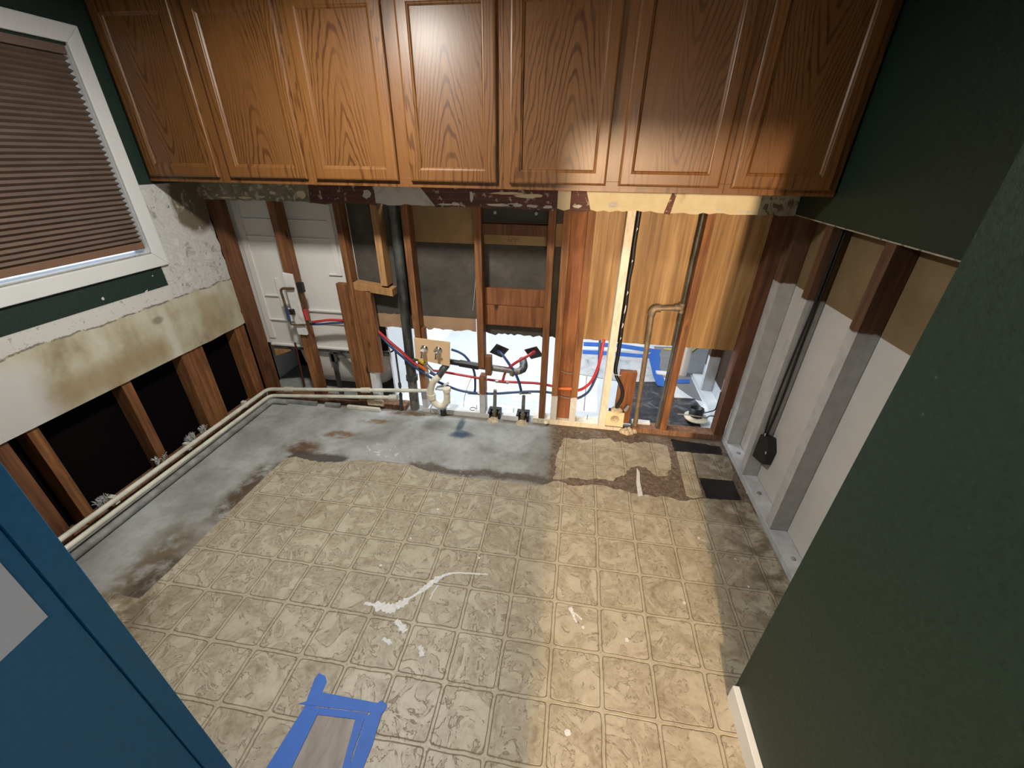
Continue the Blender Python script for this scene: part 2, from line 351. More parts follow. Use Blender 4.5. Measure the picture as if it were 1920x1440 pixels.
# ply lining, dark building paper lining, tan lining, teal and white
t = NT('golden_ply_lining', .55); n = t.noise(t.vec((22, 5, .9)), 1.3, 6, .6, .5); n2 = t.noise(t.vec((70, 10, 1.4)), 1., 4, .5)
c = t.ramp(n, [(.36, (.20, .105, .038)), (.5, (.31, .175, .068)), (.66, (.44, .28, .13))]); c = t.mix(t.m('MULTIPLY', t.step(n2, .62, .72), .5), c, (.58, .41, .23))
M['ply'] = t.out(c, n, .15, .002)
t = NT('charcoal_lining', .8); n = t.noise(t.pos, 5, 8, .65, .3); n2 = t.noise(t.vec((3, 3, 9)), 8, 6, .7)
c = t.ramp(n, [(.3, (.040, .036, .030)), (.55, (.075, .066, .055)), (.8, (.13, .115, .095))]); c = t.mix(t.m('MULTIPLY', t.step(n2, .58, .75), .4), c, (.21, .19, .16))
M['charcoal'] = t.out(c, n, .2, .003)
M['tan'] = simple('tan_hardboard', (.33, .205, .09), .7, var=.25, scale=6, bump=.1)
M['tan_low'] = simple('pinkish_hardboard', (.40, .255, .155), .7, var=.2, scale=9, bump=.1)
t = NT('right_lining', .75); x, y, z = t.xyz(); n = t.noise(t.pos, 5, 6, .6)
c = t.mix(t.step(z, 1.158, 1.154), t.ramp(n, [(.3, (.15, .10, .045)), (.7, (.225, .155, .080))]), t.ramp(n, [(.3, (.54, .53, .51)), (.7, (.62, .61, .595))]))
M['right_lining'] = t.out(c, n, .1, .002)
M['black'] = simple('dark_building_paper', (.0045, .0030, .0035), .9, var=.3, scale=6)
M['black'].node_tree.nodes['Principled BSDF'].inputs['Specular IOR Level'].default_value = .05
M['black_plastic'] = simple('black_plastic', (.012, .012, .013), .45, var=.2)
M['white'] = simple('white_gloss_trim', (.70, .71, .72), .35, var=.04, scale=5, bump=.03)
M['tub'] = simple('white_moulded_plastic', (.72, .70, .675), .42, var=.05, scale=4, bump=.05)
M['teal'] = simple('teal_wall_paint', (.003, .135, .30), .5, var=.12, scale=60, bump=.15)
M['paper'] = simple('white_paper', (.62, .66, .74), .8, var=.03, scale=5, bump=.02)
M['pvc'] = simple('aged_white_pvc', (.70, .68, .58), .5, var=.25, scale=10, bump=.08)
M['pvc_new'] = simple('cream_pvc', (.84, .78, .62), .35, var=.1, scale=8, bump=.03)
M['grey_pipe'] = simple('dirty_grey_pipe', (.27, .27, .27), .65, var=.5, scale=12, bump=.3)
M['iron'] = simple('galvanised_drain_pipe', (.10, .105, .10), .55, .5, var=.75, scale=18, bump=.4, stretch=(1, 1, .4))
M['steel'] = simple('dull_galvanised_steel', (.25, .235, .21), .5, .6, var=.4, scale=30, bump=.2)
M['brass'] = simple('tarnished_copper_pipe', (.17, .105, .06), .5, .6, var=.4, scale=30, bump=.2)
M['gas'] = simple('old_gas_pipe', (.26, .195, .13), .55, .5, var=.35, scale=22, bump=.2)
M['chrome'] = simple('chrome', (.75, .75, .76), .15, 1., var=.1)
M['red_pex'] = simple('red_pex', (.50, .035, .045), .4, var=.2, scale=14, bump=.03)
M['blue_pex'] = simple('blue_pex', (.028, .060, .150), .4, var=.25, scale=14, bump=.03)
M['yellow'] = simple('yellow_plastic', (.60, .42, .03), .45, var=.2)
M['orange_fit'] = simple('orange_fitting', (.55, .12, .02), .45, var=.2)
M['maroon'] = simple('red_brown_pipe', (.095, .022, .016), .55, .3, var=.3, scale=20)
M['tape'] = simple('blue_masking_tape', (.030, .14, .56), .6, var=.08, scale=20, bump=.08)
M['mdf'] = simple('tan_mdf', (.80, .54, .31), .6, var=.06, scale=6, bump=.04)
M['outlet'] = simple('cream_plastic', (.78, .66, .42), .35, var=.05, scale=4, bump=.02)
M['slot'] = simple('socket_slot', (.02, .018, .015), .5)
M['outlet_ring'] = simple('socket_ring', (.55, .47, .30), .4)
t = NT('pleated_fabric', .85, spec=.1); n = t.noise(t.pos, 400, 2, .5); n2 = t.noise(t.vec((1, 1, 4)), 6, 4)
M['blind'] = t.out(t.ramp(t.m('ADD', t.m('MULTIPLY', n, .6), t.m('MULTIPLY', n2, .4)), [(.35, (.12, .085, .065)), (.65, (.20, .145, .115))]), n, .2, .001)
M['blind_rail'] = simple('blind_rail', (.19, .105, .065), .6, var=.1)
t = NT('window_glass', .02); t.b.inputs['Transmission Weight'].default_value = 1.; t.b.inputs['IOR'].default_value = 1.45; M['glass'] = t.out((.95, .98, 1.))
M['bath_white'] = simple('white_primed_board', (.80, .83, .86), .6, var=.07, scale=4, bump=.05)
t = NT('scuffed_white_floor', .6); n = t.noise(t.pos, 7, 8, .65, .5); n2 = t.noise(t.pos, 3, 4)
M['bath_scuff'] = t.out(t.ramp(n, [(.28, (.20, .20, .21)), (.42, (.50, .51, .53)), (.6, (.62, .64, .67))]), n, .2, .003)
t = NT('black_adhesive', .5); n = t.noise(t.pos, 9, 8, .7, .9)
M['tar'] = t.out(t.ramp(n, [(.36, (.018, .019, .024)), (.52, (.05, .052, .062)), (.66, (.20, .20, .21))]), n, .3, .003)
M['grey_lino'] = simple('grey_lino', (.24, .24, .25), .5, var=.12, scale=8)
M['test_patch'] = simple('grey_wood_look_patch', (.30, .26, .23), .55, var=.3, scale=16, stretch=(2, .5, 1))
M['ceil'] = simple('ceiling_white', (.42, .42, .41), .8, var=.04, scale=8)
M['hall'] = simple('hallway_grey_blue', (.26, .30, .36), .8, var=.04, scale=8)
M['paint'] = simple('dried_white_paint', (.68, .68, .68), .6, var=.15, scale=60)
M['debris'] = simple('pale_mastic', (.55, .45, .30), .8, var=.4, scale=50, bump=.5)
M['fluff'] = simple('white_fibre', (.55, .55, .54), .95, var=.2, scale=80, bump=.5)
M['cord'] = simple('yellow_cord', (.55, .50, .10), .5)

# ================================================================== SETTING
b = MB().box(-.14, 3.75, -2.9, 0.0, -.1, 0).box(-.15, 1.07, .1, 1.0, -.1, 0).box(1.3, 3.3, -8.2, -2.9, -.1, 0).box(-.02, 3.75, 0, .10, -.1, 0)
struct(b.build('floor', M['concrete']), 'stained bare concrete slab under the kitchen')
struct(MB().box(1.07, 4.6, .10, 3.0, -.1, 0).build('floor', M['bath_white']), 'white primed bathroom floor seen through the open wall')
struct(MB().box(-.02, 3.75, -3.3, .0, 2.50, 2.56).box(1.3, 3.3, -8.2, -3.3, 2.5, 2.56).build('ceiling', M['ceil']))
struct(MB().box(-.2, 4.6, .10, 3.0, 2.50, 2.56).build('ceiling', M['ceil']))

# left wall board with the window hole; its lower part is cut away at z = 0.65
wy0, wy1, wz0, wz1 = -1.80, -.50, 1.27, 2.20
b = MB()
e0 = []
b.box(-.012, 0, wy1, -.02, 1.0, 2.5).box(-.012, 0, -3.3, wy0, .65, 2.5).box(-.012, 0, wy0, wy1, wz1, 2.5).box(-.012, 0, wy0, wy1, .65, wz0)
pts = [(0, wy1, 1.0), (0, wy1, .648)] + [(0, -.42, .650), (0, -.33, .646), (0, -.2, .652), (0, -.1, .650), (0, .0, .654), (0, .006, .70), (0, -.004, .74), (0, .008, .80), (0, .0, .86), (0, .01, .93), (0, .0, .985)]
b.prism(pts + [(0, -.02, 1.0)], (-.012, 0, 0))
pts = [(0, -.02, 1.0), (0, .0, .985), (0, -.002, 1.05), (0, .004, 1.1), (0, -.008, 1.16), (0, .002, 1.22), (0, -.010, 1.27), (0, -.003, 1.33), (0, -.014, 1.38), (0, -.004, 1.42), (0, .0, 1.49), (0, .0, 2.5), (0, -.02, 2.5)]
b.prism(pts, (-.012, 0, 0))
struct(b.build('wall_left', M['left_wall']), 'left wall with stripped green paint, flaking white plaster and stained beige lining')
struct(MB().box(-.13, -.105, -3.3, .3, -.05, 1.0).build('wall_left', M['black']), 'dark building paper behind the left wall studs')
# outer cladding above, around the window
struct(MB().box(-.14, -.107, wy1+.06, .3, 1.0, 2.5).box(-.14, -.107, -3.3, wy0-.06, 1.0, 2.5).box(-.14, -.107, wy0-.06, wy1+.06, wz1+.05, 2.5).box(-.14, -.107, wy0-.06, wy1+.06, 1.0, wz0-.05).build('wall_left', M['grey_timber']), 'outer cladding of the left wall around the window')

# back wall: the plasterboard above the cut, in its patches of old lining
seg = [(0.0, .745, 'olive', .0, .01), (.745, 1.18, 'brick', .0, 0), (1.18, 1.56, 'white_plaster', .0, -.10), (1.56, 2.285, 'brick', 0, 0), (2.285, 2.358, 'cream', 0, 0),
       (2.358, 2.475, 'brick', 0, -.035), (2.475, 2.88, 'cream', 0, .03), (2.88, 2.915, 'brick', 0, .02), (2.915, 3.37, 'cream', 0, 0), (3.37, 3.56, 'grey_plaster', 0, 0)]
b = MB(); names = []
rr = random.Random(3)
for i, (x0, x1, mn, _, top) in enumerate(seg):
    if mn not in names: names.append(mn)
    mi = names.index(mn); t0 = seg[i-1][4] if i else 0
    n = max(1, int((x1-x0)/.035)); lowp = []
    for k in range(n+1):
        zz = 1.507 + rr.uniform(-.006, .006) + (-.006 if mn == 'brick' else 0)
        lowp.append((x0+(x1-x0)*k/n, -.012, zz))
    q = lowp + [(x1+top, -.012, 1.62), (x0+t0, -.012, 1.62)]
    b.prism(q, (0, .012, 0), mi)
names.append('green')
b.box(0, 3.56, -.012, 0, 1.62, 2.5, len(names)-1)
struct(b.build('wall_back', [M[k] for k in names]), 'strip of old brick-pattern, cream and white lining left under the wall cabinets')
# ragged leftovers of stopping on the strip: torn cream and white shapes
b = MB()
def blob(cx, cz, w, h, mi, seed, n=14):
    q = random.Random(seed); P = []
    for k in range(n):
        a = 2*PI*k/n; r = q.uniform(.65, 1.1); P.append((cx+math.cos(a)*w*r, -.0135, cz+math.sin(a)*h*r))
    b.prism(P, (0, .0015, 0), mi)
for i, (cx, cz, w, h, mi) in enumerate([(.30, 1.522, .05, .008, 0), (.42, 1.53, .03, .006, 0), (.50, 1.555, .02, .01, 0), (.16, 1.52, .06, .006, 0), (.70, 1.55, .035, .03, 0), (1.13, 1.56, .03, .025, 1),
        (1.62, 1.517, .05, .006, 1), (1.68, 1.52, .03, .012, 1), (1.95, 1.522, .09, .009, 1), (2.04, 1.525, .05, .012, 1), (2.14, 1.521, .04, .008, 1), (2.23, 1.518, .03, .010, 1), (2.12, 1.575, .09, .014, 0), (1.99, 1.585, .12, .008, 0),
        (2.40, 1.526, .03, .010, 1), (2.60, 1.54, .03, .018, 1), (2.66, 1.525, .05, .007, 0), (3.30, 1.522, .05, .008, 1), (3.17, 1.53, .02, .008, 1), (1.78, 1.56, .012, .035, 1)]):
    blob(cx, cz, w, h, mi, i)
struct(b.build('trim_3', [M['cream'], M['white_plaster']]), 'torn scraps of paper and stopping on the strip above the open framing')

# right wall: green board above the cut, pale lining on the far side of the studs
b = MB(); b.box(3.56, 3.572, -1.68, .0, 1.518, 2.5)
struct(b.build('wall_right', M['green']), 'dark green painted board of the right wall above the cut line')
e = MB(); e.box(3.557, 3.572, -1.68, 0.0, 1.513, 1.518); struct(e.build('trim_4', M['grey_plaster']), 'pale raw edge of the cut green board')
struct(MB().box(3.65, 3.665, -1.75, .0, 0, 2.5).build('wall_right', M['right_lining']), 'lining behind the right studs, tan above and white below')
# nib at the hallway, teal partition, front walls, hallway
struct(MB().box(3.14, 3.75, -3.3, -1.672, 0, 2.5).build('wall_right', M['green']), 'dark green hallway wall ending in a sharp corner on the right')
struct(MB().box(1.35, 1.47, -3.3, -2.232, 0, 2.5).box(1.35, 1.462, -2.235, -2.182, 0, 2.5).build('wall_front', M['teal']), 'teal painted partition in the near left corner')
struct(MB().box(1.462, 1.474, -2.2285, -2.181, 0, 2.5).build('trim_1', M['teal'], bev=.0015), 'teal edge board of the near left partition')
struct(MB().box(-.02, 1.35, -2.30, -2.20, 0, 2.5).build('wall_front', M['green']), 'green front wall beside the teal partition')
struct(MB().box(1.35, 2.43, -3.4, -3.3, 0, 2.5).box(3.2, 3.75, -3.4, -3.3, 0, 2.5).box(2.43, 3.2, -3.4, -3.3, 1.985, 2.5).build('wall_front', M['hall']), 'hallway wall with the opening behind the camera')
struct(MB().box(1.2, 1.3, -8.2, -3.4, 0, 2.5).box(3.3, 3.4, -8.2, -3.4, 0, 2.5).box(1.2, 3.4, -8.3, -8.2, 0, 2.5).build('wall_front', M['hall']), 'plain hallway walls behind the camera')
w2 = MB().box(3.128, 3.1395, -3.27, -2.73, 1.18, 1.22).box(3.128, 3.1395, -3.27, -2.73, 1.98, 2.02).box(3.128, 3.1395, -3.27, -3.23, 1.22, 1.98).box(3.128, 3.1395, -2.77, -2.73, 1.22, 1.98)  # made-up frame to go with the added cool fill lamp
struct(w2.build('added_window_frame', M['white']), 'unseen window frame added around the cool fill lamp beside the camera')
# bathroom shell
struct(MB().box(-.25, 4.7, 2.9, 3.0, 0, 2.5).box(-.25, -.15, .3, 3.0, 0, 2.5).box(4.6, 4.7, .1, 3.0, 0, 2.5).box(3.67, 4.6, .09, .12, 0, 2.5).build('wall_back', M['bath_white']), 'white bathroom walls beyond the open framing')
struct(MB().box(0, 3.56, .092, .104, 1.525, 2.5).build('wall_back', M['tan']), 'upper bathroom lining behind the cabinets')

struct(MB().box(-.15, 1.075, .86, .90, 0, 2.5).box(1.062, 1.075, .112, .86, 0, 2.5).box(-.15, -.13, .1, .9, 0, 2.5).build('wall_back', M['bath_white']), 'partition added round the bath beyond the left studs to block bathroom light')  # added to keep the bathroom light from reaching under the bath
# window, blind
w = bpy.data.objects.new('window_1', None); COL.objects.link(w); w.location = (0, -1.15, 1.2); OFF[w.name] = Vector(w.location); tag(w, 'white framed window in the left wall', kind='structure')
b = MB()
def trimq(q): b.prism(q, (.018, 0, 0))
o0, o1, oz0, oz1 = -1.90, -.428, 1.186, 2.285
i0, i1, iz0, iz1 = -1.80, -.505, 1.262, 2.21
trimq([(0, o1, oz0), (0, o1, oz1), (0, i1, iz1), (0, i1, iz0)]); trimq([(0, o0, oz1), (0, o0, oz0), (0, i0, iz0), (0, i0, iz1)])
trimq([(0, o1, oz1), (0, o0, oz1), (0, i0, iz1), (0, i1, iz1)]); trimq([(0, o0, oz0), (0, o1, oz0), (0, i1, iz0), (0, i0, iz0)])
b.build('window_frame', M['white'], w, bev=.004)
b = MB(); b.box(-.105, 0, i1, i1+.012, iz0, iz1).box(-.105, 0, i0-.012, i0, iz0, iz1).box(-.105, 0, i0, i1, iz1, iz1+.012).box(-.105, 0, i0, i1, iz0-.012, iz0)
b.build('window_lining', M['white'], w)
MB().box(-.105, .0, i0, i1, iz0, iz0+.006).build('window_sill', M['white'], w, bev=.002)
MB().box(-.092, -.087, i0, i1, iz0, iz1).build('pane', M['glass'], w)
bl = thing('pleated_blind', (-.035, -1.15, 1.285), 'brown pleated fabric blind drawn down over the white framed window', 'blind')
b = MB(); NP = 35; zt, zb_ = 2.165, 1.325; vs = []; fs = []
for k in range(2*NP+1):
    zz = zt + (zb_-zt)*k/(2*NP); xx = -.008 if k % 2 else -.026
    vs += [(xx, i0+.006, zz), (xx, i1-.010+(.006 if k % 2 else 0), zz)]
n0 = len(vs)
for k in range(2*NP+1):
    zz = zt + (zb_-zt)*k/(2*NP); xx = -.046 if k % 2 else -.028
    vs += [(xx, i0+.006, zz), (xx, i1-.010+(.006 if k % 2 else 0), zz)]
for k in range(2*NP):
    fs += [(2*k, 2*k+1, 2*k+3, 2*k+2), (n0+2*k, n0+2*k+2, n0+2*k+3, n0+2*k+1), (2*k+1, n0+2*k+1, n0+2*k+3, 2*k+3)]
b.add(vs, fs); b.build('pleats', M['blind'], bl)
MB().box(-.048, -.004, i0+.004, i1-.003, 2.165, 2.205).build('head_rail', M['blind'], bl, bev=.003)
MB().box(-.044, -.008, i0+.004, i1-.006, 1.292, 1.326).build('bottom_rail', M['blind_rail'], bl, bev=.003)
# baseboard and ledge
struct(MB().box(3.116, 3.14, -3.3, -1.690, 0, .085).build('baseboard_right', M['white'], bev=.003), 'white skirting board along the green hallway wall')

# vinyl flooring
def rough(pts, amp, seed, closed=True):
    q = random.Random(seed); out = []; n = len(pts)
    for i in range(n if closed else n-1):
        a, b_ = Vector(pts[i]), Vector(pts[(i+1) % n]); k = max(1, int((b_-a).length/.012))
        for j in range(k):
            p = a.lerp(b_, j/k); out.append((p.x+q.uniform(-amp, amp), p.y+q.uniform(-amp, amp), p.z))
    return out + ([] if closed else [tuple(pts[-1])])
V3 = (0, 0, .003)
left_edge = [(.587, -1.70), (.600, -1.45), (.598, -1.2), (.606, -1.0), (.612, -.80), (.622, -.69)]
main = [(0.0, -1.695, .0), (.25, -1.688, 0)] + [(x, y, 0) for x, y in left_edge]
top = [(0.623,-0.669,-0.000),(0.682,-0.665,0.000),(0.778,-0.682,0.000),(0.883,-0.687,0.000),(1.003,-0.667,0.000),(1.071,-0.639,-0.000),(1.114,-0.621,0.000),(1.246,-0.615,0.000),(1.393,-0.613,0.000),(1.482,-0.625,0.000),(1.582,-0.655,0.000),(1.664,-0.667,0.000),(1.765,-0.676,0.000),(1.937,-0.677,0.000),(2.065,-0.671,0.000),(2.189,-0.670,0.000),(2.290,-0.677,0.000),(2.344,-0.658,0.000),(2.391,-0.622,-0.000),(2.421,-0.612,0.000),(2.467,-0.624,0.000),(2.481,-0.640,0.000),(2.550,-0.639,0.000),(2.615,-0.614,0.000),(2.680,-0.612,0.000),(2.725,-0.614,0.000),(2.760,-0.632,0.000),(2.802,-0.625,0.000),(2.854,-0.644,0.000),(2.894,-0.651,0.000),(2.963,-0.649,0.000),(3.014,-0.658,0.000),(3.042,-0.640,0.000),(3.096,-0.649,0.000),(3.151,-0.667,0.000),(3.206,-0.649,-0.000),(3.277,-0.628,0.000),(3.270,-0.621,0.000),(3.373,-0.622,0.000),(3.480,-0.613,0.000)]
main += rough(top[1:], .0045, 2, False) + [(3.548, -.62, 0), (3.556, -.9, 0), (3.556, -1.68, 0), (3.12, -1.68, 0), (3.12, -3.29, 0), (1.48, -3.29, 0), (1.48, -2.3, 0), (1.3, -2.19, 0), (0, -2.19, 0)]
vf = MB().prism(main, V3).build('vinyl_flooring', M['vinyl']); tag(vf, 'beige tile-pattern vinyl flooring covering most of the concrete floor', 'flooring')
p1 = [(2.438,-0.166,0.000),(2.464,-0.148,0.000),(2.495,-0.156,0.000),(2.594,-0.152,0.000),(2.658,-0.129,-0.000),(2.772,-0.110,0.000),(2.789,-0.145,0.000),(2.846,-0.129,0.000),(2.900,-0.145,0.000),(2.992,-0.111,0.000),(3.124,-0.114,0.000),(3.159,-0.127,0.000),(3.162,-0.210,0.000),(3.155,-0.314,0.000),(3.140,-0.381,0.000),(3.115,-0.406,0.000),(3.112,-0.448,0.000),(3.080,-0.458,0.000),(3.037,-0.460,0.000),(3.014,-0.433,0.000),(2.986,-0.396,0.000),(2.933,-0.383,0.000),(2.880,-0.403,0.000),(2.859,-0.449,0.000),(2.845,-0.487,0.000),(2.800,-0.509,0.000),(2.751,-0.557,0.000),(2.706,-0.540,0.000),(2.659,-0.548,0.000),(2.599,-0.573,0.000),(2.549,-0.561,0.000),(2.492,-0.570,0.000),(2.440,-0.599,0.000),(2.390,-0.602,0.000),(2.400,-0.545,-0.000),(2.402,-0.472,0.000),(2.389,-0.430,0.000),(2.405,-0.337,0.000),(2.423,-0.238,0.000)]
tag(MB().prism(rough(p1, .006, 3), V3).build('vinyl_offcut', M['vinyl']), 'torn square of beige vinyl stranded near the power outlet, edged by brown glue', 'flooring')
p2 = [(3.213,-0.184,0.000),(3.292,-0.177,-0.000),(3.312,-0.185,0.000),(3.293,-0.423,0.000),(3.288,-0.609,0.000),(3.229,-0.628,0.000),(3.191,-0.616,0.000),(3.196,-0.498,0.000),(3.204,-0.344,0.000)]
tag(MB().prism(p2, V3).build('vinyl_strip', M['vinyl']), 'narrow strip of vinyl left of the black patches by the right wall', 'flooring')
p3 = [(3.319,-0.184,0.000),(3.486,-0.174,0.000),(3.553,-0.191,0.000),(3.538,-0.357,0.000),(3.503,-0.433,0.000),(3.400,-0.435,0.000),(3.304,-0.431,0.000)]
tag(MB().prism(p3, V3).build('vinyl_tile_piece', M['vinyl']), 'loose single vinyl tile lying between the two black patches', 'flooring')
p4 = [(3.202,-0.044,0.000),(3.354,-0.057,0.000),(3.529,-0.077,0.000),(3.524,-0.173,0.000),(3.399,-0.171,0.000),(3.200,-0.181,0.000)]
M['scorch'] = simple('glossy_black_bitumen', (.014, .013, .014), .35, var=.6, scale=14, bump=.3)
tag(MB().prism(rough(p4, .005, 5), (0, 0, .002)).build('black_floor_patch', M['scorch']), 'dark scorched floor patch nearest the right rear corner', 'floor patch')
p5 = [(3.305,-0.441,0.000),(3.510,-0.432,0.000),(3.508,-0.599,0.000),(3.375,-0.612,0.000),(3.308,-0.615,0.000)]
tag(MB().prism(rough(p5, .003, 4), (0, 0, .002)).build('black_floor_patch', M['scorch']), 'black exposed square with the loose vinyl tile behind it', 'floor patch')
p6 = [(2.924,-0.406,0.000),(2.936,-0.446,0.000),(2.928,-0.543,0.000),(2.931,-0.659,0.000),(2.902,-0.668,0.000),(2.905,-0.546,0.000)]
tag(MB().prism(p6, (0, 0, .004)).build('packing_sliver', M['paint']), 'thin pale grey sliver lying on the brown glue by the vinyl edge', 'sliver')
# paint marks are part of the vinyl surface
def splat(path, w, seed, z=.0035):
    q = random.Random(seed); P = spline(path, 6); L, R = [], []
    for i, p in enumerate(P):
        d = (P[min(i+1, len(P)-1)]-P[max(i-1, 0)]).normalized(); s = Vector((-d.y, d.x, 0)); f = w[min(int(i/len(P)*len(w)), len(w)-1)]
        L.append(Vector((p.x, p.y, z)) + s*f*q.uniform(.5, 1.3)); R.append(Vector((p.x, p.y, z)) - s*f*q.uniform(.5, 1.3))
    m = MB(); vs = [v for pr in zip(L, R) for v in pr]; m.add(vs, [(2*i, 2*i+1, 2*i+3, 2*i+2) for i in range(len(P)-1)])
    top = [v+Vector((0, 0, .0006)) for v in vs]; m.add(top, [(2*i, 2*i+2, 2*i+3, 2*i+1) for i in range(len(P)-1)]); return m
splat([(1.600,-1.559,0.000),(1.656,-1.561,0.000),(1.716,-1.564,0.000),(1.753,-1.550,0.000),(1.797,-1.502,0.000),(1.842,-1.449,0.000),(1.878,-1.401,0.000),(1.926,-1.359,0.000),(1.985,-1.341,0.000),(2.070,-1.333,0.000),(2.122,-1.327,0.000)], [.008,.022,.03,.018,.006,.014,.016,.007,.004,.005,.004], 1).build('paint_smear', M['paint'], vf)
splat([(1.771,-1.613,0.000),(1.803,-1.632,0.000),(1.830,-1.653,0.000)], [.012,.016], 2).build('paint_smear', M['paint'], vf)
splat([(1.886,-1.495,0.000),(1.890,-1.455,0.000),(1.902,-1.420,0.000)], [.004], 12).build('paint_smear', M['paint'], vf)
splat([(1.748,-1.693,0.000),(1.775,-1.702,0.000),(1.789,-1.712,0.000)], [.009], 3).build('paint_smear', M['paint'], vf)
splat([(1.910,-1.697,0.000),(1.924,-1.716,0.000),(1.933,-1.736,0.000)], [.010], 4).build('paint_smear', M['paint'], vf)
splat([(2.521,-1.432,0.000),(2.536,-1.467,0.000),(2.548,-1.497,0.000)], [.008,.005], 5).build('paint_smear', M['paint'], vf)
splat([(2.542,-1.454,0.000),(2.561,-1.470,0.000),(2.573,-1.481,0.000)], [.004], 6).build('paint_smear', M['paint'], vf)
for i, (p, r) in enumerate([((2.058,-1.243,0.000), .006), ((2.760,-1.538,0.000), .009), ((2.525,-1.896,0.000), .011), ((3.188,-0.935,0.000), .008), ((3.340,-1.042,0.000), .005), ((3.354,-1.195,0.000), .006), ((1.755,-0.963,-0.000), .007), ((2.578,-1.513,0.000), .007), ((3.560,-0.533,0.000), .006), ((3.035,-1.327,0.000), .008), ((1.675,-1.181,0.000), .006), ((1.590,-1.362,0.000), .007)]):
    q = random.Random(i+20)
    MB().prism([(p[0]+math.cos(2*PI*k/10)*r*q.uniform(.8, 1.1), p[1]+math.sin(2*PI*k/10)*r*q.uniform(.8, 1.2), .0032) for k in range(10)], (0, 0, .0009)).build('paint_spot', M['paint'], vf)

# blue masking tape around the test patch
tp = thing('masking_tape_frame', (1.70, -2.05, .003), 'bright blue masking tape stuck in a double rectangle on the vinyl', 'tape')
def strip(pts, z, name='tape_strip'): MB().prism([(p[0], p[1], z) for p in pts], (0, 0, .0006)).build(name, M['tape'], tp)
strip([(1.557,-1.857,0.000),(1.587,-1.862,0.000),(1.605,-1.881,0.000),(1.606,-1.917,0.000),(1.622,-2.134,0.000),(1.626,-2.186,0.000),(1.542,-2.199,-0.000),(1.544,-2.146,0.000),(1.567,-1.972,0.000),(1.552,-1.878,0.000)], .0031)
strip([(1.605,-1.916,0.000),(1.826,-1.916,0.000),(1.838,-1.905,0.000),(1.863,-1.915,0.000),(1.867,-1.925,0.000),(1.856,-1.946,0.000),(1.541,-1.964,0.000),(1.580,-1.943,0.000)], .0038)
strip([(1.588,-1.965,0.000),(1.805,-1.951,0.000),(1.804,-1.974,0.000),(1.621,-1.985,0.000)], .0045)
strip([(1.834,-1.933,-0.000),(1.855,-1.943,0.000),(1.863,-2.032,0.000),(1.860,-2.097,0.000),(1.868,-2.149,0.000),(1.831,-2.154,0.000),(1.815,-2.104,-0.000),(1.803,-1.963,-0.000)], .0052)
strip([(1.769,-1.968,0.000),(1.802,-1.970,0.000),(1.808,-2.077,0.000),(1.831,-2.154,0.000),(1.797,-2.160,0.000),(1.791,-2.107,0.000)], .0059)
strip([(1.602,-1.967,0.000),(1.629,-1.971,0.000),(1.627,-2.133,0.000),(1.629,-2.186,0.000),(1.606,-2.189,0.000),(1.596,-2.138,0.000)], .0059)
tag(MB().prism([(1.620,-1.984,0.000),(1.782,-1.978,0.000),(1.787,-2.108,0.000),(1.792,-2.167,0.000),(1.630,-2.192,0.000),(1.626,-2.133,0.000)], (0, 0, .0036)).build('flooring_sample', M['test_patch']), 'grey-brown flooring sample framed by the blue masking tape', 'flooring sample')

# paper on the teal wall
pp = thing('paper_sheet', (1.475, -2.36, 1.0), 'white paper sheet stuck on the teal partition', 'paper')
MB().hexa([(1.475, -2.26, 1.002), (1.475, -2.259, 1.25), (1.475, -2.47, 1.25), (1.475, -2.47, .985)], (.0007, 0, 0)).build('sheet', M['paper'], pp)
MB().tube([(1.4762, -2.325, 1.09), (1.4762, -2.322, 1.078), (1.4762, -2.318, 1.066), (1.4762, -2.321, 1.057)], .0007, 6).build('pencil_mark', M['slot'], pp)

# ================================================================== CABINETS
def door(parent, x0, x1, z0=1.655, z1=2.40, yf=-.36):
    def ring(a, y): return [(x0+a, y, z0+a), (x1-a, y, z0+a), (x1-a, y, z1-a), (x0+a, y, z1-a)]
    R = [ring(0, yf+.02), ring(0, yf+.006), ring(.004, yf+.002), ring(.010, yf), ring(.052, yf), ring(.056, yf+.003), ring(.060, yf+.004), ring(.066, yf+.010)]
    vs = [p for r in R for p in r]; fs = []
    for i in range(len(R)-1):
        for k in range(4): fs.append((4*i+k, 4*i+(k+1) % 4, 4*i+4+(k+1) % 4, 4*i+4+k))
    m = MB(); m.add(vs, fs); d = m.build('door', M['oak_frame'], parent)
    MB().hexa(ring(.065, yf+.010), (0, .006, 0)).build('door_panel', M['oak'], d)
    return d
def cabinet(x0, x1, doors, stiles, label):
    c = thing('wall_cabinet', ((x0+x1)/2, -.17, 1.628), label, 'cabinet', 'oak wall cabinets in a row')
    m = MB(); m.box(x0, x0+.016, -.32, -.014, 1.632, 2.47).box(x1-.016, x1, -.32, -.014, 1.632, 2.47).box(x0+.016, x1-.016, -.32, -.014, 1.645, 1.661).box(x0+.016, x1-.016, -.32, -.014, 2.454, 2.47).box(x0+.016, x1-.016, -.022, -.014, 1.661, 2.454)
    m.build('carcass', M['cab_side'], c)
    m = MB(); m.box(x0, x1, -.339, -.32, 1.628, 1.672).box(x0, x1, -.339, -.32, 2.40, 2.47)
    for a, b_ in stiles: m.box(a, b_, -.339, -.32, 1.672, 2.40)
    m.build('face_frame', M['oak_frame'], c, bev=.001)
    for a, b_ in doors: door(c, a, b_)
    return c
cabinet(.006, 1.005, [(.030, .459), (.528, .979)], [(.006, .05), (.44, .55), (.96, 1.005)], 'leftmost oak wall cabinet with two doors, beside the blind')
cabinet(1.006, 2.026, [(1.030, 1.484), (1.550, 1.995)], [(1.006, 1.05), (1.46, 1.57), (1.97, 2.026)], 'oak wall cabinet above the black drain pipe, second from left')
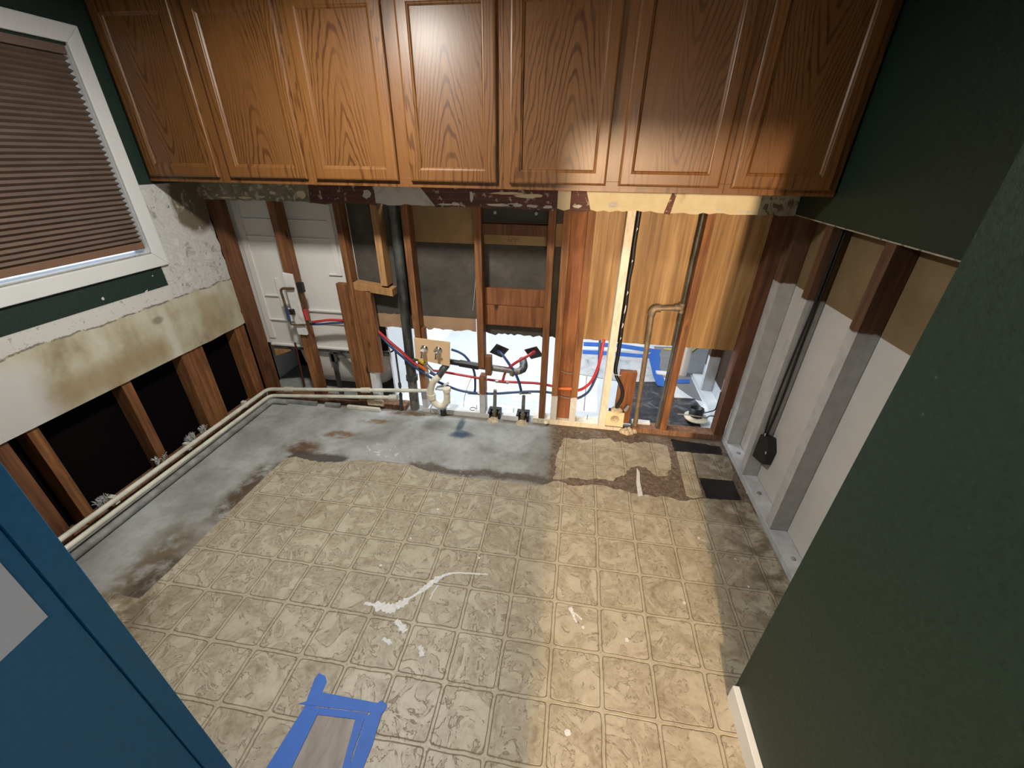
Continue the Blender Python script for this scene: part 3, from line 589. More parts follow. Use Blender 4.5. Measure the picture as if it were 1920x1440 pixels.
cabinet(2.027, 3.070, [(2.057, 2.527), (2.586, 3.044)], [(2.027, 2.08), (2.5, 2.61), (3.02, 3.07)], 'oak wall cabinet above the red-brown post, third from left')
cabinet(3.071, 3.552, [(3.097, 3.522)], [(3.071, 3.12), (3.5, 3.552)], 'single-door oak wall cabinet at the dark right end')

# ================================================================== BACK WALL FRAMING
def stud(x0, x1, z0, z1, label, mat='stud', y0=.0, y1=.088, name='wall_stud', lean=0., cat='stud', grp='upright studs of the open back wall'):
    m = MB(); q = [(x0, y0, z0), (x1, y0, z0), (x1+lean, y0, z1), (x0+lean, y0, z1)]; m.hexa(q, (0, y1-y0, 0))
    return tag(m.build(name, M[mat], bev=.002), label, cat, grp)
stud(.0005, .068, .046, 2.45, 'thick dark stud in the left rear corner beside the white shower wall', 'stud_dark')
stud(.431, .488, .046, .50, 'lower half of the stud in front of the white shower wall', 'stud')
stud(.431, .488, .50, .70, 'short worn mid section of the stud behind the shower valve', 'stud')
stud(.431, .488, .70, 2.45, 'upper stud in front of the white shower wall, above the painted packer', 'stud')
stud(.882, .922, .046, 2.45, 'stud between the white shower wall and the short hanging stud', 'stud')
stud(.800, .878, .046, .995, 'wide plank nailed left of the doubled studs', 'stud', .0, .04, name='plank', cat='plank', grp='planks nailed beside studs')
stud(.926, 1.045, .322, .955, 'wide plank with a greyed edge, right of the doubled studs', 'stud', .0, .045, name='plank', cat='plank', grp='planks nailed beside studs')
stud(.928, .975, .046, .320, 'short white-painted stud foot under the greyed plank', 'white_plate', .01, .088)
m = MB(); m.hexa([(.928, .0, .958), (1.205, -.0, .925), (1.205, -.0, .975), (.928, .0, 1.008)], (0, .085, 0)); tag(m.build('nogging', M['stud_pale'], bev=.002), 'sloping pale block wedged against the black drain pipe', 'nogging')
stud(1.130, 1.176, .995, 2.45, 'short hanging stud standing on the sloping block', 'stud_pale')
stud(1.330, 1.374, .046, 2.45, 'stud just right of the black drain pipe', 'stud_low', lean=-.006)
stud(1.376, 1.400, .56, .70, 'short offcut block beside the tap board stud', 'stud_red', .01, .06, name='timber_block', cat='block', grp='small timber blocks')
stud(1.784, 1.829, .436, 2.45, 'upper stud cut short above the horizontal waste pipe', 'stud')
stud(1.786, 1.829, .046, .352, 'stud foot with a white painted base under the waste pipe', 'stud_low')
stud(1.835, 1.880, .375, .525, 'small block beside the cut stud over the waste pipe', 'stud', .0, .05, name='timber_block', cat='block', grp='small timber blocks')
stud(2.237, 2.281, .046, 2.45, 'slim stud right of the two black flange plates', 'stud')
stud(2.324, 2.370, .046, 2.45, 'stud with white foot, left of the reddish post', 'stud_low2')
stud(2.3705, 2.4635, .046, 1.506, 'broad reddish post between two white-footed studs', 'stud_red', .035, .088, name='timber_post', cat='post', grp='reddish packing posts')
stud(2.464, 2.510, .046, 2.45, 'stud with white foot, right of the reddish post', 'stud_low2')
stud(2.684, 2.732, .030, 2.45, 'cream-painted stud beside the power outlet', 'cream_stud', -.004, .088)
stud(3.120, 3.166, .046, 2.45, 'orange-brown stud crossing the ply, just right of the old gas pipe', 'stud')
stud(3.494, 3.5595, .046, 2.45, 'last back wall stud in the right rear corner', 'stud_dark')
stud(2.790, 2.905, .046, .47, 'short upright board standing behind the power outlet', 'stud_red', .04, .085, name='plank', cat='plank', grp='planks nailed beside studs')
# noggings between the flange-plate studs
tag(MB().box(1.831, 2.235, .02, .088, 1.348, 1.412).build('nogging', M['stud_dark'], bev=.002), 'dark dusty nogging near the top between two studs', 'nogging')
tag(MB().box(1.831, 2.235, .055, .088, .893, 1.005).build('nogging', M['stud_red'], bev=.002), 'upper of two orange boards between studs', 'nogging')
tag(MB().box(1.831, 2.235, .055, .088, .748, .890).build('nogging', M['stud_red'], bev=.002), 'lower of two orange boards between studs', 'nogging')
# bottom plates
m = MB(); m.box(.0, 1.19, .0, .088, 0, .044); tag(m.build('bottom_plate', M['plate_brown'], bev=.003), 'brown bottom plate behind the white waste pipes', 'bottom plate')
m = MB(); m.box(1.325, 1.385, .0, .088, 0, .044); tag(m.build('bottom_plate', M['white_plate'], bev=.004), 'short white bottom plate piece under the tap board stud', 'bottom plate')
m = MB(); m.box(1.395, 1.45, .0, .088, 0, .044); tag(m.build('bottom_plate', M['white_plate'], bev=.004), 'tiny white plate offcut left of the trap', 'bottom plate')
m = MB(); m.box(1.52, 1.858, .0, .088, 0, .044); tag(m.build('bottom_plate', M['white_plate'], bev=.003), 'white bottom plate between the trap and first steel stub', 'bottom plate')
m = MB(); m.box(1.965, 2.085, .0, .088, 0, .044); tag(m.build('bottom_plate', M['white_plate'], bev=.003), 'white bottom plate piece between the two steel stubs', 'bottom plate')
m = MB(); m.box(2.195, 2.86, .0, .088, 0, .029).box(2.195, 2.682, .0, .088, .029, .044); tag(m.build('bottom_plate', M['cream_stud'], bev=.003), 'cream-white bottom plate under the reddish post', 'bottom plate')
m = MB(); m.box(2.93, 3.556, .0, .088, 0, .044); tag(m.build('bottom_plate', M['plate_brown'], bev=.003), 'bare brown bottom plate at the right end', 'bottom plate')
# bathroom linings behind the studs
def sheet(x0, x1, z0, z1, mat, label, ragb=0, y=.092, seed=1, th=.010):
    q = random.Random(seed); n = max(2, int((x1-x0)/.022)); P = [(x0+(x1-x0)*i/n, y, z0+(q.uniform(-ragb, ragb) if ragb else 0)) for i in range(n+1)] + [(x1, y, z1), (x0, y, z1)]
    return tag(MB().prism(P, (0, th, 0)).build('lining_sheet', M[mat]), label, 'wall lining')
sheet(.925, 1.355, .768, 1.50, 'charcoal', 'charcoal lining behind the hanging stud and black drain pipe', .004)
sheet(.985, 1.355, .665, .766, 'tan_low', 'tan lining strip behind the black drain pipe', .004, seed=4)
sheet(1.357, 1.805, 1.276, 1.523, 'tan', 'plain tan lining at the top right of the black drain pipe')
sheet(1.357, 1.805, .770, 1.275, 'charcoal', 'large charcoal lining with a pale scratch hanging down')
sheet(1.357, 1.755, .672, .768, 'tan_low', 'tan strip with torn edge above the tap board', .010, seed=2)
sheet(1.807, 2.322, 1.415, 1.523, 'charcoal', 'narrow black lining with two white screws')
sheet(1.807, 2.322, 1.280, 1.414, 'tan', 'tan lining strip with a scribble, under the dusty nogging')
sheet(1.807, 2.322, .668, 1.279, 'charcoal', 'charcoal lining behind the two orange boards, torn at the bottom', .012, seed=6)
sheet(2.400, 2.720, .672, 1.523, 'ply', 'narrow ply lining left of the cream-painted stud', .003)
sheet(2.722, 3.140, .666, 1.523, 'ply', 'wide golden ply lining behind the old gas pipe', .002)
sheet(3.142, 3.560, .664, 1.523, 'ply', 'ply lining in the right rear corner, half in shadow', .002)
for x_ in (1.90, 2.155): tag(MB().lathe([(.001, -.004), (.008, -.003), (.010, 0)], (x_, .091, 1.468), (0, 1, 0), 12).build('screw', M['paint']), ('left' if x_ < 2 else 'right') + ' white screw head in the narrow black lining', 'screw', 'white screw heads in the black lining')
tag(MB().tube(spline([(1.822-.02, .088, 1.18), (1.775, .086, 1.13), (1.76, .087, 1.0), (1.745, .088, .87), (1.735, .09, .83)]), .0016, 6).build('string', M['paint']), 'thin pale string hanging against the charcoal lining', 'string')
tag(MB().tube(spline([(1.98,.0910,1.295),(1.985,.0910,1.318),(2.0,.0910,1.30),(2.01,.0910,1.315),(2.02,.0910,1.322),(2.03,.0910,1.30),(2.04,.0910,1.32),(2.055,.0910,1.302)]), .0010, 6).build('pencil_scribble', M['slot']), 'faint pencil scribble on the tan lining strip', 'scribble')
# small bare and painted fittings round the framing
tag(MB().prism([(.915,.089,.99),(.92,.089,1.30),(.926,.089,1.30),(.923,.089,.99)], (.0, .002, 0)).build('caulk_line', M['paint']), 'thin white caulk line beside the doubled studs', 'caulk')

# ------------------------------------------------------------------ shower wall and bath seen from behind
sh = thing('shower_wall', (.5, .1, .44), 'white moulded shower wall seen from behind between the left studs', 'shower wall')
m = MB(); m.box(-.02, .92, .110, .120, .455, 1.525); m.build('panel', M['tub'], sh)
m = MB()
m.box(.10, .87, .104, .110, 1.26, 1.27).box(.10, .87, .104, .110, 1.375, 1.385)
m.box(.085, .135, .100, .110, .50, 1.50).box(.76, .80, .098, .110, 1.03, 1.50).box(.70, .80, .098, .110, 1.02, 1.032)
m.build('rib', M['tub'], sh, bev=.004)
m = MB(); m.box(.15, .26, .096, .110, .84, .855).box(.27, .90, .094, .110, .742, .758).box(.26, .29, .097, .110, .758, .98).box(.13, .90, .094, .110, .652, .664)
m.build('ledge', M['tub'], sh, bev=.004)
m = MB(); m.box(.085, .92, .092, .122, .440, .458); m.build('flange', M['tub'], sh, bev=.004)
bt = thing('bathtub', (.7, .5, .0), 'white bathtub underside in a metal cradle below the shower wall', 'bathtub')
m = MB(); pr = []
secs = [(.26, .0), (.24, .12), (.27, .22), (.33, .30), (.42, .345), (.62, .362)]
vs = []; fs = []; ns = 12
for j, (a, d) in enumerate([(0, 0), (.02, .16), (.05, .26), (.10, .33), (.17, .36)]):
    xa, xb = .24+a, 1.05-a; ya, yb = .13+a*.7, .80-a*.7; z = .435-d
    r = .10
    ring = []
    for cx, cy, a0 in ((xb-r, yb-r, 0), (xa+r, yb-r, PI/2), (xa+r, ya+r, PI), (xb-r, ya+r, 1.5*PI)):
        for k in range(6): ang = a0+PI/2*k/5; ring.append((cx+r*math.cos(ang), cy+r*math.sin(ang), z))
    vs += ring
N = 24
for j in range(4):
    for k in range(N): fs.append((j*N+k, j*N+(k+1) % N, (j+1)*N+(k+1) % N, (j+1)*N+k))
fs.append(tuple(range(4*N, 5*N))); m.add(vs, fs, 0, True); m.build('tub_shell', M['tub'], bt)
m = MB(); m.box(.10, 1.06, .095, .128, .418, .438); m.build('rim_rail', M['iron'], bt)
m = MB(); m.hexa([(.60, .115, .40), (.64, .115, .42), (.90, .115, .10), (.86, .115, .08)], (0, .012, 0)); m.build('brace', M['steel'], bt)
m = MB(); m.box(.575, .60, .10, .13, .03, .418); m.box(.56, .62, .10, .14, .33, .40); m.build('cradle_leg', M['iron'], bt)
tag(MB().hexa([(.09, .10, .44), (.24, .10, .43), (.24, .10, .40), (.09, .10, .34)], (0, .05, 0)).build('timber_block', M['stud_pale']), 'pale timber packer under the left end of the shower wall', 'block')
tag(MB().box(-.12, .02, .60, .64, 0, .44).build('plank', M['black']), 'dark board behind the left end of the bath', 'plank')

# shower valve on the second stud
sv = thing('shower_valve', (.45, -.0, .60), 'shower valve with copper elbows on a white painted packer', 'valve')
m = MB(); m.hexa([(.432, -.022, .60), (.505, -.022, .60), (.498, -.022, 1.045), (.428, -.022, 1.055)], (0, .021, 0)); m.build('packer', M['white_plate'], sv, bev=.003)
m = MB(); m.tube(spline([(0.502,-0.035,0.953),(0.457,-0.035,0.951),(0.416,-0.035,0.948),(0.398,-0.035,0.929),(0.400,-0.035,0.875),(0.403,-0.035,0.797)], 5), .0085, 10); m.build('copper_pipe', M['brass'], sv)
m = MB(); m.tube([(0.403,-0.035,0.813),(0.403,-0.035,0.709)], .0105, 10); m.build('cold_sleeve', M['blue_pex'], sv)
m = MB(); m.tube(spline([(0.405,-0.035,0.717),(0.409,-0.035,0.685),(0.455,-0.035,0.684),(0.528,-0.030,0.687)], 5), .006, 8); m.build('cold_tail', M['brass'], sv)
m = MB(); m.box(*sorted(((0.539,-0.030,0.998)[0], (0.579,-0.030,1.000)[0])), -.055, -.022, .93, 1.0); m.build('valve_body', M['black_plastic'], sv, bev=.003)
m = MB(); m.tube([(0.559,-0.040,0.976),(0.560,-0.040,0.932),(0.530,-0.030,0.823)], [.012, .010, .009], 10); m.build('hot_pipe', M['brass'], sv)
m = MB(); m.tube([(0.541,-0.035,0.806),(0.545,-0.035,0.726)], .0115, 10); m.build('hot_sleeve', M['red_pex'], sv)
m = MB(); m.tube([(0.539,-0.035,0.734),(0.556,-0.035,0.703),(0.589,-0.020,0.703)], .008, 8); m.build('hot_elbow', M['black_plastic'], sv)
m = MB(); m.box(*sorted(((0.424,-0.030,0.765)[0], (0.457,-0.030,0.767)[0])), -.045, -.022, .76, .80); m.build('clip', M['black_plastic'], sv, bev=.002)
tag(MB().tube([(0.325,0.060,0.490),(0.307,0.060,0.105)], .008, 10).build('capped_pipe', M['maroon']), 'short red-brown pipe standing in front of the bathtub', 'pipe')

# ------------------------------------------------------------------ drains and water pipes
d = thing('drain_stack', (1.255, .045, 0), 'tall black galvanised drain stack between the left studs', 'drain pipe')
m = MB(); m.tube([(1.268, .045, 2.45), (1.264, .045, 1.2), (1.252, .045, .42)], .034, 20); m.build('upper_pipe', M['iron'], d)
m = MB(); m.tube([(1.252, .045, .42), (1.25, .045, .27)], .037, 20).tube([(1.252, .045, .30), (1.251, .045, .262)], .045, 20).tube([(1.252, .045, .43), (1.252, .045, .40)], .041, 20); m.build('coupling', M['iron'], d)
m = MB(); m.tube([(1.251, .045, .27), (1.247, .045, .0)], .036, 20); m.build('lower_pipe', M['steel'], d)
v = thing('shutoff_valve', (1.19, .0, 0), 'thin black riser with a T-handle left of the drain stack', 'valve')
MB().tube([(1.168,0.000,0.525),(1.167,0.000,0.231),(1.147,0.000,-0.034)], .007, 10).build('riser', M['iron'], v)
MB().tube([(1.132,0.000,0.505),(1.168,0.000,0.530)], .006, 8).build('handle', M['black_plastic'], v)
MB().tube([(1.165,0.000,0.249),(1.165,0.000,0.212)], .012, 12).tube([(1.162,0.000,0.154),(1.148,0.000,-0.029)], .013, 12).build('coupling', M['iron'], v)

# long waste pipes round the corner
def elbowpath(a, c, b_, r=.05):
    a, c, b_ = Vector(a), Vector(c), Vector(b_); u = (a-c).normalized(); w = (b_-c).normalized()
    return [a] + [c+u*r*(1-t)**2 + w*r*t*t for t in [i/6 for i in range(7)]] + [b_]
wp = thing('waste_pipe', (.7, -.03, .10), 'upper white waste pipe running round the corner to the trap', 'waste pipe')
MB().tube(elbowpath((.045, -1.62, .118), (.045, -.034, .106), (1.392, -.034, .222)), .0140, 14).build('pipe', M['pvc'], wp)
for x_, z_ in ((.20, .1197), (.86, .176)): MB().tube([(x_, -.034, z_), (x_+.07, -.034, z_+.0065)], .0205, 14).build('sleeve', M['pvc'], wp)
for y_ in (-.28, -.80, -1.28): MB().box(.018, .05, y_-.012, y_+.012, .088, .137).build('clip', M['pvc'], wp)
wp = thing('waste_pipe', (.6, -.04, .05), 'middle white waste pipe running parallel below the upper one', 'waste pipe')
MB().tube(elbowpath((.062, -1.62, .070), (.062, -.050, .056), (1.150, -.046, .146)), .0140, 14).build('pipe', M['pvc'], wp)
MB().tube([(1.09, -.046, .141), (1.155, -.046, .1465)], .022, 14).build('end_fitting', M['pvc'], wp)
tag(MB().tube(elbowpath((.085, -1.62, .022), (.085, -.075, .022), (.22, -.070, .022), .03), .021, 14).build('waste_pipe', M['grey_pipe']), 'dirty grey pipe lying on the concrete along the left wall', 'waste pipe')
tag(MB().box(.10, .46, -.06, -.028, .0, .036).build('cable_duct', M['grey_pipe'], bev=.006), 'left length of grey duct on the floor under the waste pipes', 'duct')
tag(MB().box(.53, .66, -.058, -.028, .0, .034).build('cable_duct', M['grey_pipe'], bev=.006), 'short middle length of grey duct under the waste pipes', 'duct')
tag(MB().hexa([(.72, -.056, .0), (1.0, -.056, .0), (.99, -.056, .030), (.72, -.056, .030)], (0, .026, 0)).build('cable_duct', M['pvc'], bev=.004), 'right length of white duct on the floor under the waste pipes', 'duct')
tag(MB().box(.88, 1.02, -.026, -.001, .03, .085).build('mastic_lump', M['debris'], bev=.012), 'crumbly lump at the end of the white duct', 'debris')
for i, (y_, s_) in enumerate(((-1.30, .03), (-.94, .035), (-.72, .03), (-.62, .02))):
    q = random.Random(i); m = MB()
    
    for k in range(46): yy = y_+q.uniform(-s_, s_); m.tube([(-.03, yy, .044), (-.02+q.uniform(-.01, .01), yy, .09), (-.015+q.uniform(-.01, .01), yy+q.uniform(-.01, .01), .115), (-.02+q.uniform(-.02, .02), yy+q.uniform(-.02, .02), .118+q.uniform(.004, s_*.8))], .0016, 5)
    tag(m.build('fibre_tuft', M['fluff']), ['nearest tuft of white fibre behind the left waste pipes', 'white fibre tuft at the foot of the second left wall stud', 'white fibre tuft between two left wall studs', 'farthest small fibre tuft behind the left waste pipes'][i], 'fibre tuft', 'tufts of fibre along the left waste pipes')

# tap board with two chrome taps
tb = thing('tap_board', (1.46, -.015, .44), 'small tan board carrying two chrome taps', 'tap board')
MB().hexa([(1.327, -.026, .478), (1.580, -.026, .438), (1.592, -.026, .628), (1.332, -.026, .642)], (0, .012, 0)).build('board', M['mdf'], tb, bev=.0015)
for i, (u_, z_) in enumerate(((1.402, .562), (1.505, .560))):
    tpn = MB().lathe([(.030, 0), (.029, .004), (.018, .010), (.013, .014), (.013, .03)], (u_, -.026, z_), (0, -1, 0), 20).tube([(u_, -.056, z_), (u_-.004, -.068, z_-.03), (u_-.006, -.072, z_-.05)], [.012, .009, .010], 12).build('tap', M['chrome'], tb)
    if i == 0: MB().lathe([(.013, 0), (.016, .004), (.015, .022), (.002, .026)], (u_, -.056, z_), (0, -1, 0), 16).build('tap_button', M['paint'], tpn)
    else: MB().tube([(u_-.022, -.062, z_+.010), (u_+.022, -.062, z_-.010)], .006, 8).tube([(u_-.010, -.062, z_-.022), (u_+.010, -.062, z_+.022)], .006, 8).build('tap_handle', M['chrome'], tpn)
    MB().lathe([(.007, 0), (.007, .003), (.001, .004)], (u_, -.082 if i == 0 else -.068, z_), (0, -1, 0), 12).build('tap_button', M['red_pex' if i == 0 else 'white'], tpn)

# pex runs
def pex(name, pts, mat, label, r=.0095, grp=None):
    return tag(MB().tube(spline(pts, 8), r, 12).build(name, M[mat]), label, 'water pipe', grp)
pex('water_pipe', [(0.563,-0.012,0.703),(0.628,-0.012,0.715),(0.714,-0.012,0.729),(0.808,-0.012,0.732)], 'red_pex', 'red pipe from the shower valve to the wide plank')
pex('water_pipe', [(0.546,-0.012,0.685),(0.622,-0.012,0.691),(0.708,-0.012,0.705),(0.805,-0.012,0.715)], 'blue_pex', 'blue pipe from the shower valve to the wide plank', .008)
RED = [(1.003,0.045,0.679),(1.052,0.030,0.639),(1.134,-0.005,0.592),(1.217,-0.012,0.522),(1.301,-0.012,0.439),(1.365,-0.008,0.398)]
pex('water_pipe', RED, 'red_pex', 'red pipe sagging across the black drain stack', .011)
BLU = [(1.001,0.045,0.670),(1.050,0.030,0.626),(1.123,-0.005,0.571),(1.207,-0.014,0.496),(1.299,-0.014,0.413),(1.395,-0.014,0.346),(1.479,-0.010,0.293),(1.538,0.030,0.240),(1.624,0.045,0.203),(1.719,0.045,0.193),(1.753,0.045,0.192)]
pex('water_pipe', BLU, 'blue_pex', 'blue pipe sagging across the drain stack and under the trap', .010)
pex('water_pipe', [(1.415,0.030,0.366),(1.520,0.045,0.350),(1.663,0.045,0.335),(1.805,0.045,0.321),(1.946,0.045,0.312),(2.086,0.045,0.316),(2.224,0.045,0.320),(2.381,0.045,0.300)], 'red_pex', 'red pipe running level through the middle studs', .0095)
pex('water_pipe', [(1.753,0.045,0.192),(1.885,0.045,0.200),(2.027,0.045,0.224),(2.187,0.045,0.249),(2.305,0.045,0.252),(2.405,0.045,0.234)], 'blue_pex', 'blue pipe running level below the red one', .0095)
pex('water_pipe', [(2.362,0.028,0.303),(2.439,0.028,0.306),(2.503,0.028,0.312)], 'orange_fit', 'orange-red pipe end crossing the reddish post', .013)
pex('water_pipe', [(2.490,0.045,0.283),(2.542,0.045,0.306),(2.596,0.045,0.369),(2.630,0.050,0.472),(2.643,0.060,0.559),(2.651,0.085,0.649),(2.662,0.130,0.730)], 'red_pex', 'red pipe curving up left of the cream stud', .0105)
pex('water_pipe', [(2.496,0.045,0.216),(2.540,0.045,0.239),(2.589,0.045,0.293),(2.624,0.050,0.394),(2.637,0.060,0.476),(2.633,0.085,0.588),(2.626,0.130,0.728)], 'blue_pex', 'dark blue pipe curving up left of the cream stud', .0095)
pex('water_pipe', [(1.573,0.060,0.535),(1.625,0.070,0.513),(1.672,0.070,0.483),(1.720,0.060,0.422),(1.744,0.050,0.349),(1.746,0.045,0.247),(1.741,0.045,0.205)], 'blue_pex', 'blue pipe looping behind the tap board down to a tee', .009)
for nm, p, q_, lb in (('tee_fitting', (1.698,0.045,0.187), (1.773,0.045,0.189), 'grey crimp tee where the looping blue pipe joins'), ('tee_fitting', (1.914,0.045,0.309), (1.994,0.045,0.307), 'grey crimp tee on the red pipe'), ('tee_fitting', (2.092,0.045,0.226), (2.164,0.045,0.237), 'grey crimp tee on the level blue pipe')):
    P_, Q_ = Vector(p), Vector(q_); o = thing(nm, tuple((P_+Q_)/2), lb, 'pipe fitting', 'crimped pipe tees')
    MB().tube([P_, Q_], .010, 12).build('body', M['brass'], o)
    for e_ in (P_, Q_): MB().tube([e_-(Q_-P_)*.12, e_+(Q_-P_)*.12], .0135, 12).build('crimp_ring', M['chrome'], o)
# flange plates with tails
def flange(c, ang, tail, mat, label):
    o = thing('flange_plate', c, label, 'flange plate', 'black pipe flange plates'); C_ = Vector(c)
    u = Vector((math.cos(ang), -.25, math.sin(ang))).normalized(); w_ = Vector((-math.sin(ang), -.35, math.cos(ang))); w_ = (w_-u*w_.dot(u)).normalized(); nrm = u.cross(w_).normalized(); s = .052
    MB().hexa([C_-u*s-w_*s, C_+u*s-w_*s, C_+u*s+w_*s, C_-u*s+w_*s], nrm*.007).build('plate', M['black_plastic'], o, bev=.002)
    for a_ in (-1, 1):
        for b2 in (-1, 1): MB().lathe([(.005, -.003), (.005, .010)], C_+u*s*.8*a_+w_*s*.8*b2, nrm, 8).build('bolt', M['steel'], o)
    m = MB(); P = spline(tail, 8); m.tube(P, [.013 if i < 6 else .010 for i in range(len(P))], 12); m.build('tail_pipe', M[mat], o)
flange((1.918,0.120,0.527), .95, [(1.912,0.110,0.527),(1.948,0.080,0.514),(2.004,0.050,0.456),(2.051,0.030,0.396),(2.079,0.035,0.325),(2.095,0.045,0.249)], 'blue_pex', 'left black flange plate with a blue tail pipe')
flange((2.173,0.120,0.531), .45, [(2.181,0.110,0.548),(2.135,0.080,0.520),(2.082,0.050,0.496),(2.025,0.045,0.451),(1.978,0.045,0.391),(1.958,0.045,0.322)], 'red_pex', 'right black flange plate with a red tail pipe')
# horizontal waste with taped end
hw = thing('waste_pipe', (1.8, .045, .40), 'horizontal grey waste pipe wrapped in black tape at its left end', 'waste pipe')
MB().tube([(1.772,0.045,0.425),(2.084,0.045,0.404)], .0225, 16).build('pipe', M['steel'], hw)
MB().tube([(1.559,0.045,0.442),(1.636,0.045,0.435)], .021, 16).tube([(1.636,0.045,0.435),(1.780,0.045,0.421)], .026, 16).build('tape_wrap', M['black_plastic'], hw)
MB().tube(spline([(2.057,0.045,0.402),(2.092,0.070,0.406),(2.103,0.110,0.422),(2.086,0.170,0.444)], 6), [.026]*7+[.030]*12, 16).build('elbow', M['iron'], hw)
MB().tube([(2.036,0.025,0.384),(2.023,0.010,0.399)], .014, 12).build('end_cap', M['gas'], hw)
# valve cluster
vc = thing('valve_cluster', (1.42, -.01, .37), 'yellow and orange valve fittings under the tap board', 'valve')
MB().tube([(1.349,-0.012,0.469),(1.395,-0.012,0.442)], .020, 12).build('yellow_valve', M['yellow'], vc)
MB().tube([(1.340,-0.020,0.428),(1.397,-0.020,0.389)], .014, 12).build('hot_elbow', M['orange_fit'], vc)
MB().tube([(1.299,-0.012,0.456),(1.358,-0.012,0.478)], .012, 10).build('brass_tail', M['brass'], vc)
MB().tube([(1.402,-0.012,0.430),(1.446,-0.012,0.381)], .013, 12).tube([(1.383,-0.012,0.402),(1.391,-0.012,0.358)], .011, 10).build('union', M['chrome'], vc)
MB().tube([(1.423,-0.018,0.373),(1.470,-0.018,0.351)], .012, 12).build('cold_union', M['blue_pex'], vc)
# p trap
tr = thing('sink_trap', (1.49, -.03, 0), 'cream plastic sink trap hanging from a grey tailpipe', 'trap')
MB().tube([(1.545,0.020,0.426),(1.525,-0.010,0.404),(1.490,-0.030,0.350)], [.026, .027, .025], 16).build('tailpipe', M['iron'], tr)
A = [(1.502,-0.040,0.356),(1.466,-0.050,0.327),(1.442,-0.050,0.285),(1.429,-0.050,0.224),(1.429,-0.050,0.177),(1.450,-0.050,0.132),(1.486,-0.050,0.108),(1.525,-0.050,0.121),(1.548,-0.050,0.166),(1.552,-0.050,0.222),(1.551,-0.050,0.268)]
MB().tube(spline(A, 6), .0245, 18).build('bend', M['pvc_new'], tr)
MB().tube([(1.431,-0.050,0.206),(1.432,-0.050,0.168)], .032, 18).tube([(1.551,-0.050,0.268),(1.554,-0.050,0.241)], .030, 18).tube([(1.548,-0.050,0.166),(1.547,-0.050,0.143)], .027, 18).build('nut', M['pvc_new'], tr)
MB().tube([(1.450,0.000,0.221),(1.554,0.000,0.286)], .010, 12).tube([(1.496,-0.020,0.255),(1.495,-0.020,0.241)], .03, 16).build('flange_ring', M['white'], tr)
MB().tube([(1.497, -.004, .0), (1.497, -.01, .06)], .024, 14).build('floor_socket', M['iron'], tr)
# galvanised stubs with black collars
for (a, b3, lab) in (((1.902,0.000,0.233), (1.895,0.000,-0.001), 'left'), ((2.118,0.000,0.204), (2.115,0.000,0.019), 'right')):
    o = thing('pipe_stub', (b3[0], .0, 0), lab + ' grey steel pipe stub rising through a black collar in the bottom plate', 'pipe stub', 'steel stubs in the bottom plate')
    MB().tube([(b3[0], .03, 0), (a[0], .03, a[2]+.01)], [.015, .013], 12).build('stub', M['steel'], o)
    MB().tube([(b3[0], .03, 0), (b3[0], .03, .05)], .019, 12).build('socket', M['gas'], o)
    MB().box(b3[0]-.048, b3[0]+.048, .05, .088, .0, .060).box(b3[0]-.048, b3[0]-.030, .002, .05, .0, .055).box(b3[0]+.030, b3[0]+.048, .002, .05, .0, .055).build('collar', M['black_plastic'], o, bev=.003)
    q = random.Random(5); m = MB(); m.lathe([(.045, 0), (.04, .006), (.03, .012), (.02, .02), (.001, .022)], (b3[0], -.02, 0), (0, 0, 1), 12); m.build('mortar', M['debris'], o)

# gas pipe
gp = thing('gas_pipe', (2.95, .03, .0), 'old brown gas pipe with an elbow beside the orange-brown stud', 'gas pipe')
g1 = Vector((2.952,0.030,0.017)); g2 = Vector((2.928,0.030,0.940)); g3 = Vector((3.094,0.030,0.951))
MB().tube([(g1.x, .03, .0), (g2.x-.004, .03, g2.z-.03)], .0175, 16).build('riser', M['gas'], gp)
MB().tube(elbowpath((g2.x-.004, .03, g2.z-.045), (g2.x, .03, g2.z), (g2.x+.045, .03, g2.z+.001), .03), .023, 16).build('elbow', M['gas'], gp)
MB().tube([(g2.x+.03, .03, g2.z+.001), (3.095, .03, g3.z)], .0155, 16).build('arm', M['gas'], gp)
MB().tube([(3.055, .03, g3.z), (3.092, .03, g3.z)], .021, 16).tube([(3.098, .03, g3.z-.03), (3.098, .03, g3.z+.03)], .017, 12).build('tee', M['gas'], gp)
MB().tube([(3.102, .03, .05), (3.102, .03, 1.52)], .011, 12).build('rear_pipe', M['iron'], gp)
# power outlet
ou = thing('power_outlet', (2.79, -.01, .05), 'cream single power outlet with three slots', 'power outlet')
MB().hexa([(2.732, -.016, .050), (2.858, -.016, .047), (2.855, -.016, .166), (2.729, -.016, .172)], (0, .012, 0)).build('plate', M['outlet'], ou, bev=.002)
MB().lathe([(.030, 0), (.031, .0015), (.028, .002), (.0275, .0006), (.001, .0006)], (2.792, -.0162, .112), (0, -1, 0), 28).build('socket_ring', M['outlet_ring'], ou)
for x_, z_, r_ in ((2.783, .118, .5), (2.801, .118, -.5), (2.792, .101, 0)):
    c_, s_ = math.cos(r_), math.sin(r_); MB().hexa([(x_-.0012*c_-.005*s_, -.0190, z_+.0012*s_-.005*c_), (x_+.0012*c_-.005*s_, -.0190, z_-.0012*s_-.005*c_), (x_+.0012*c_+.005*s_, -.0190, z_-.0012*s_+.005*c_), (x_-.0012*c_+.005*s_, -.0190, z_+.0012*s_+.005*c_)], (0, .0015, 0)).build('slot', M['slot'], ou)
MB().box(2.745, 2.845, -.004, .03, .06, .175).build('back_box', M['black_plastic'], ou)
MB().lathe([(.045, 0), (.04, .012), (.025, .02), (.001, .024)], (2.80, .01, .172), (0, 0, 1), 10).build('mortar', M['debris'], ou)
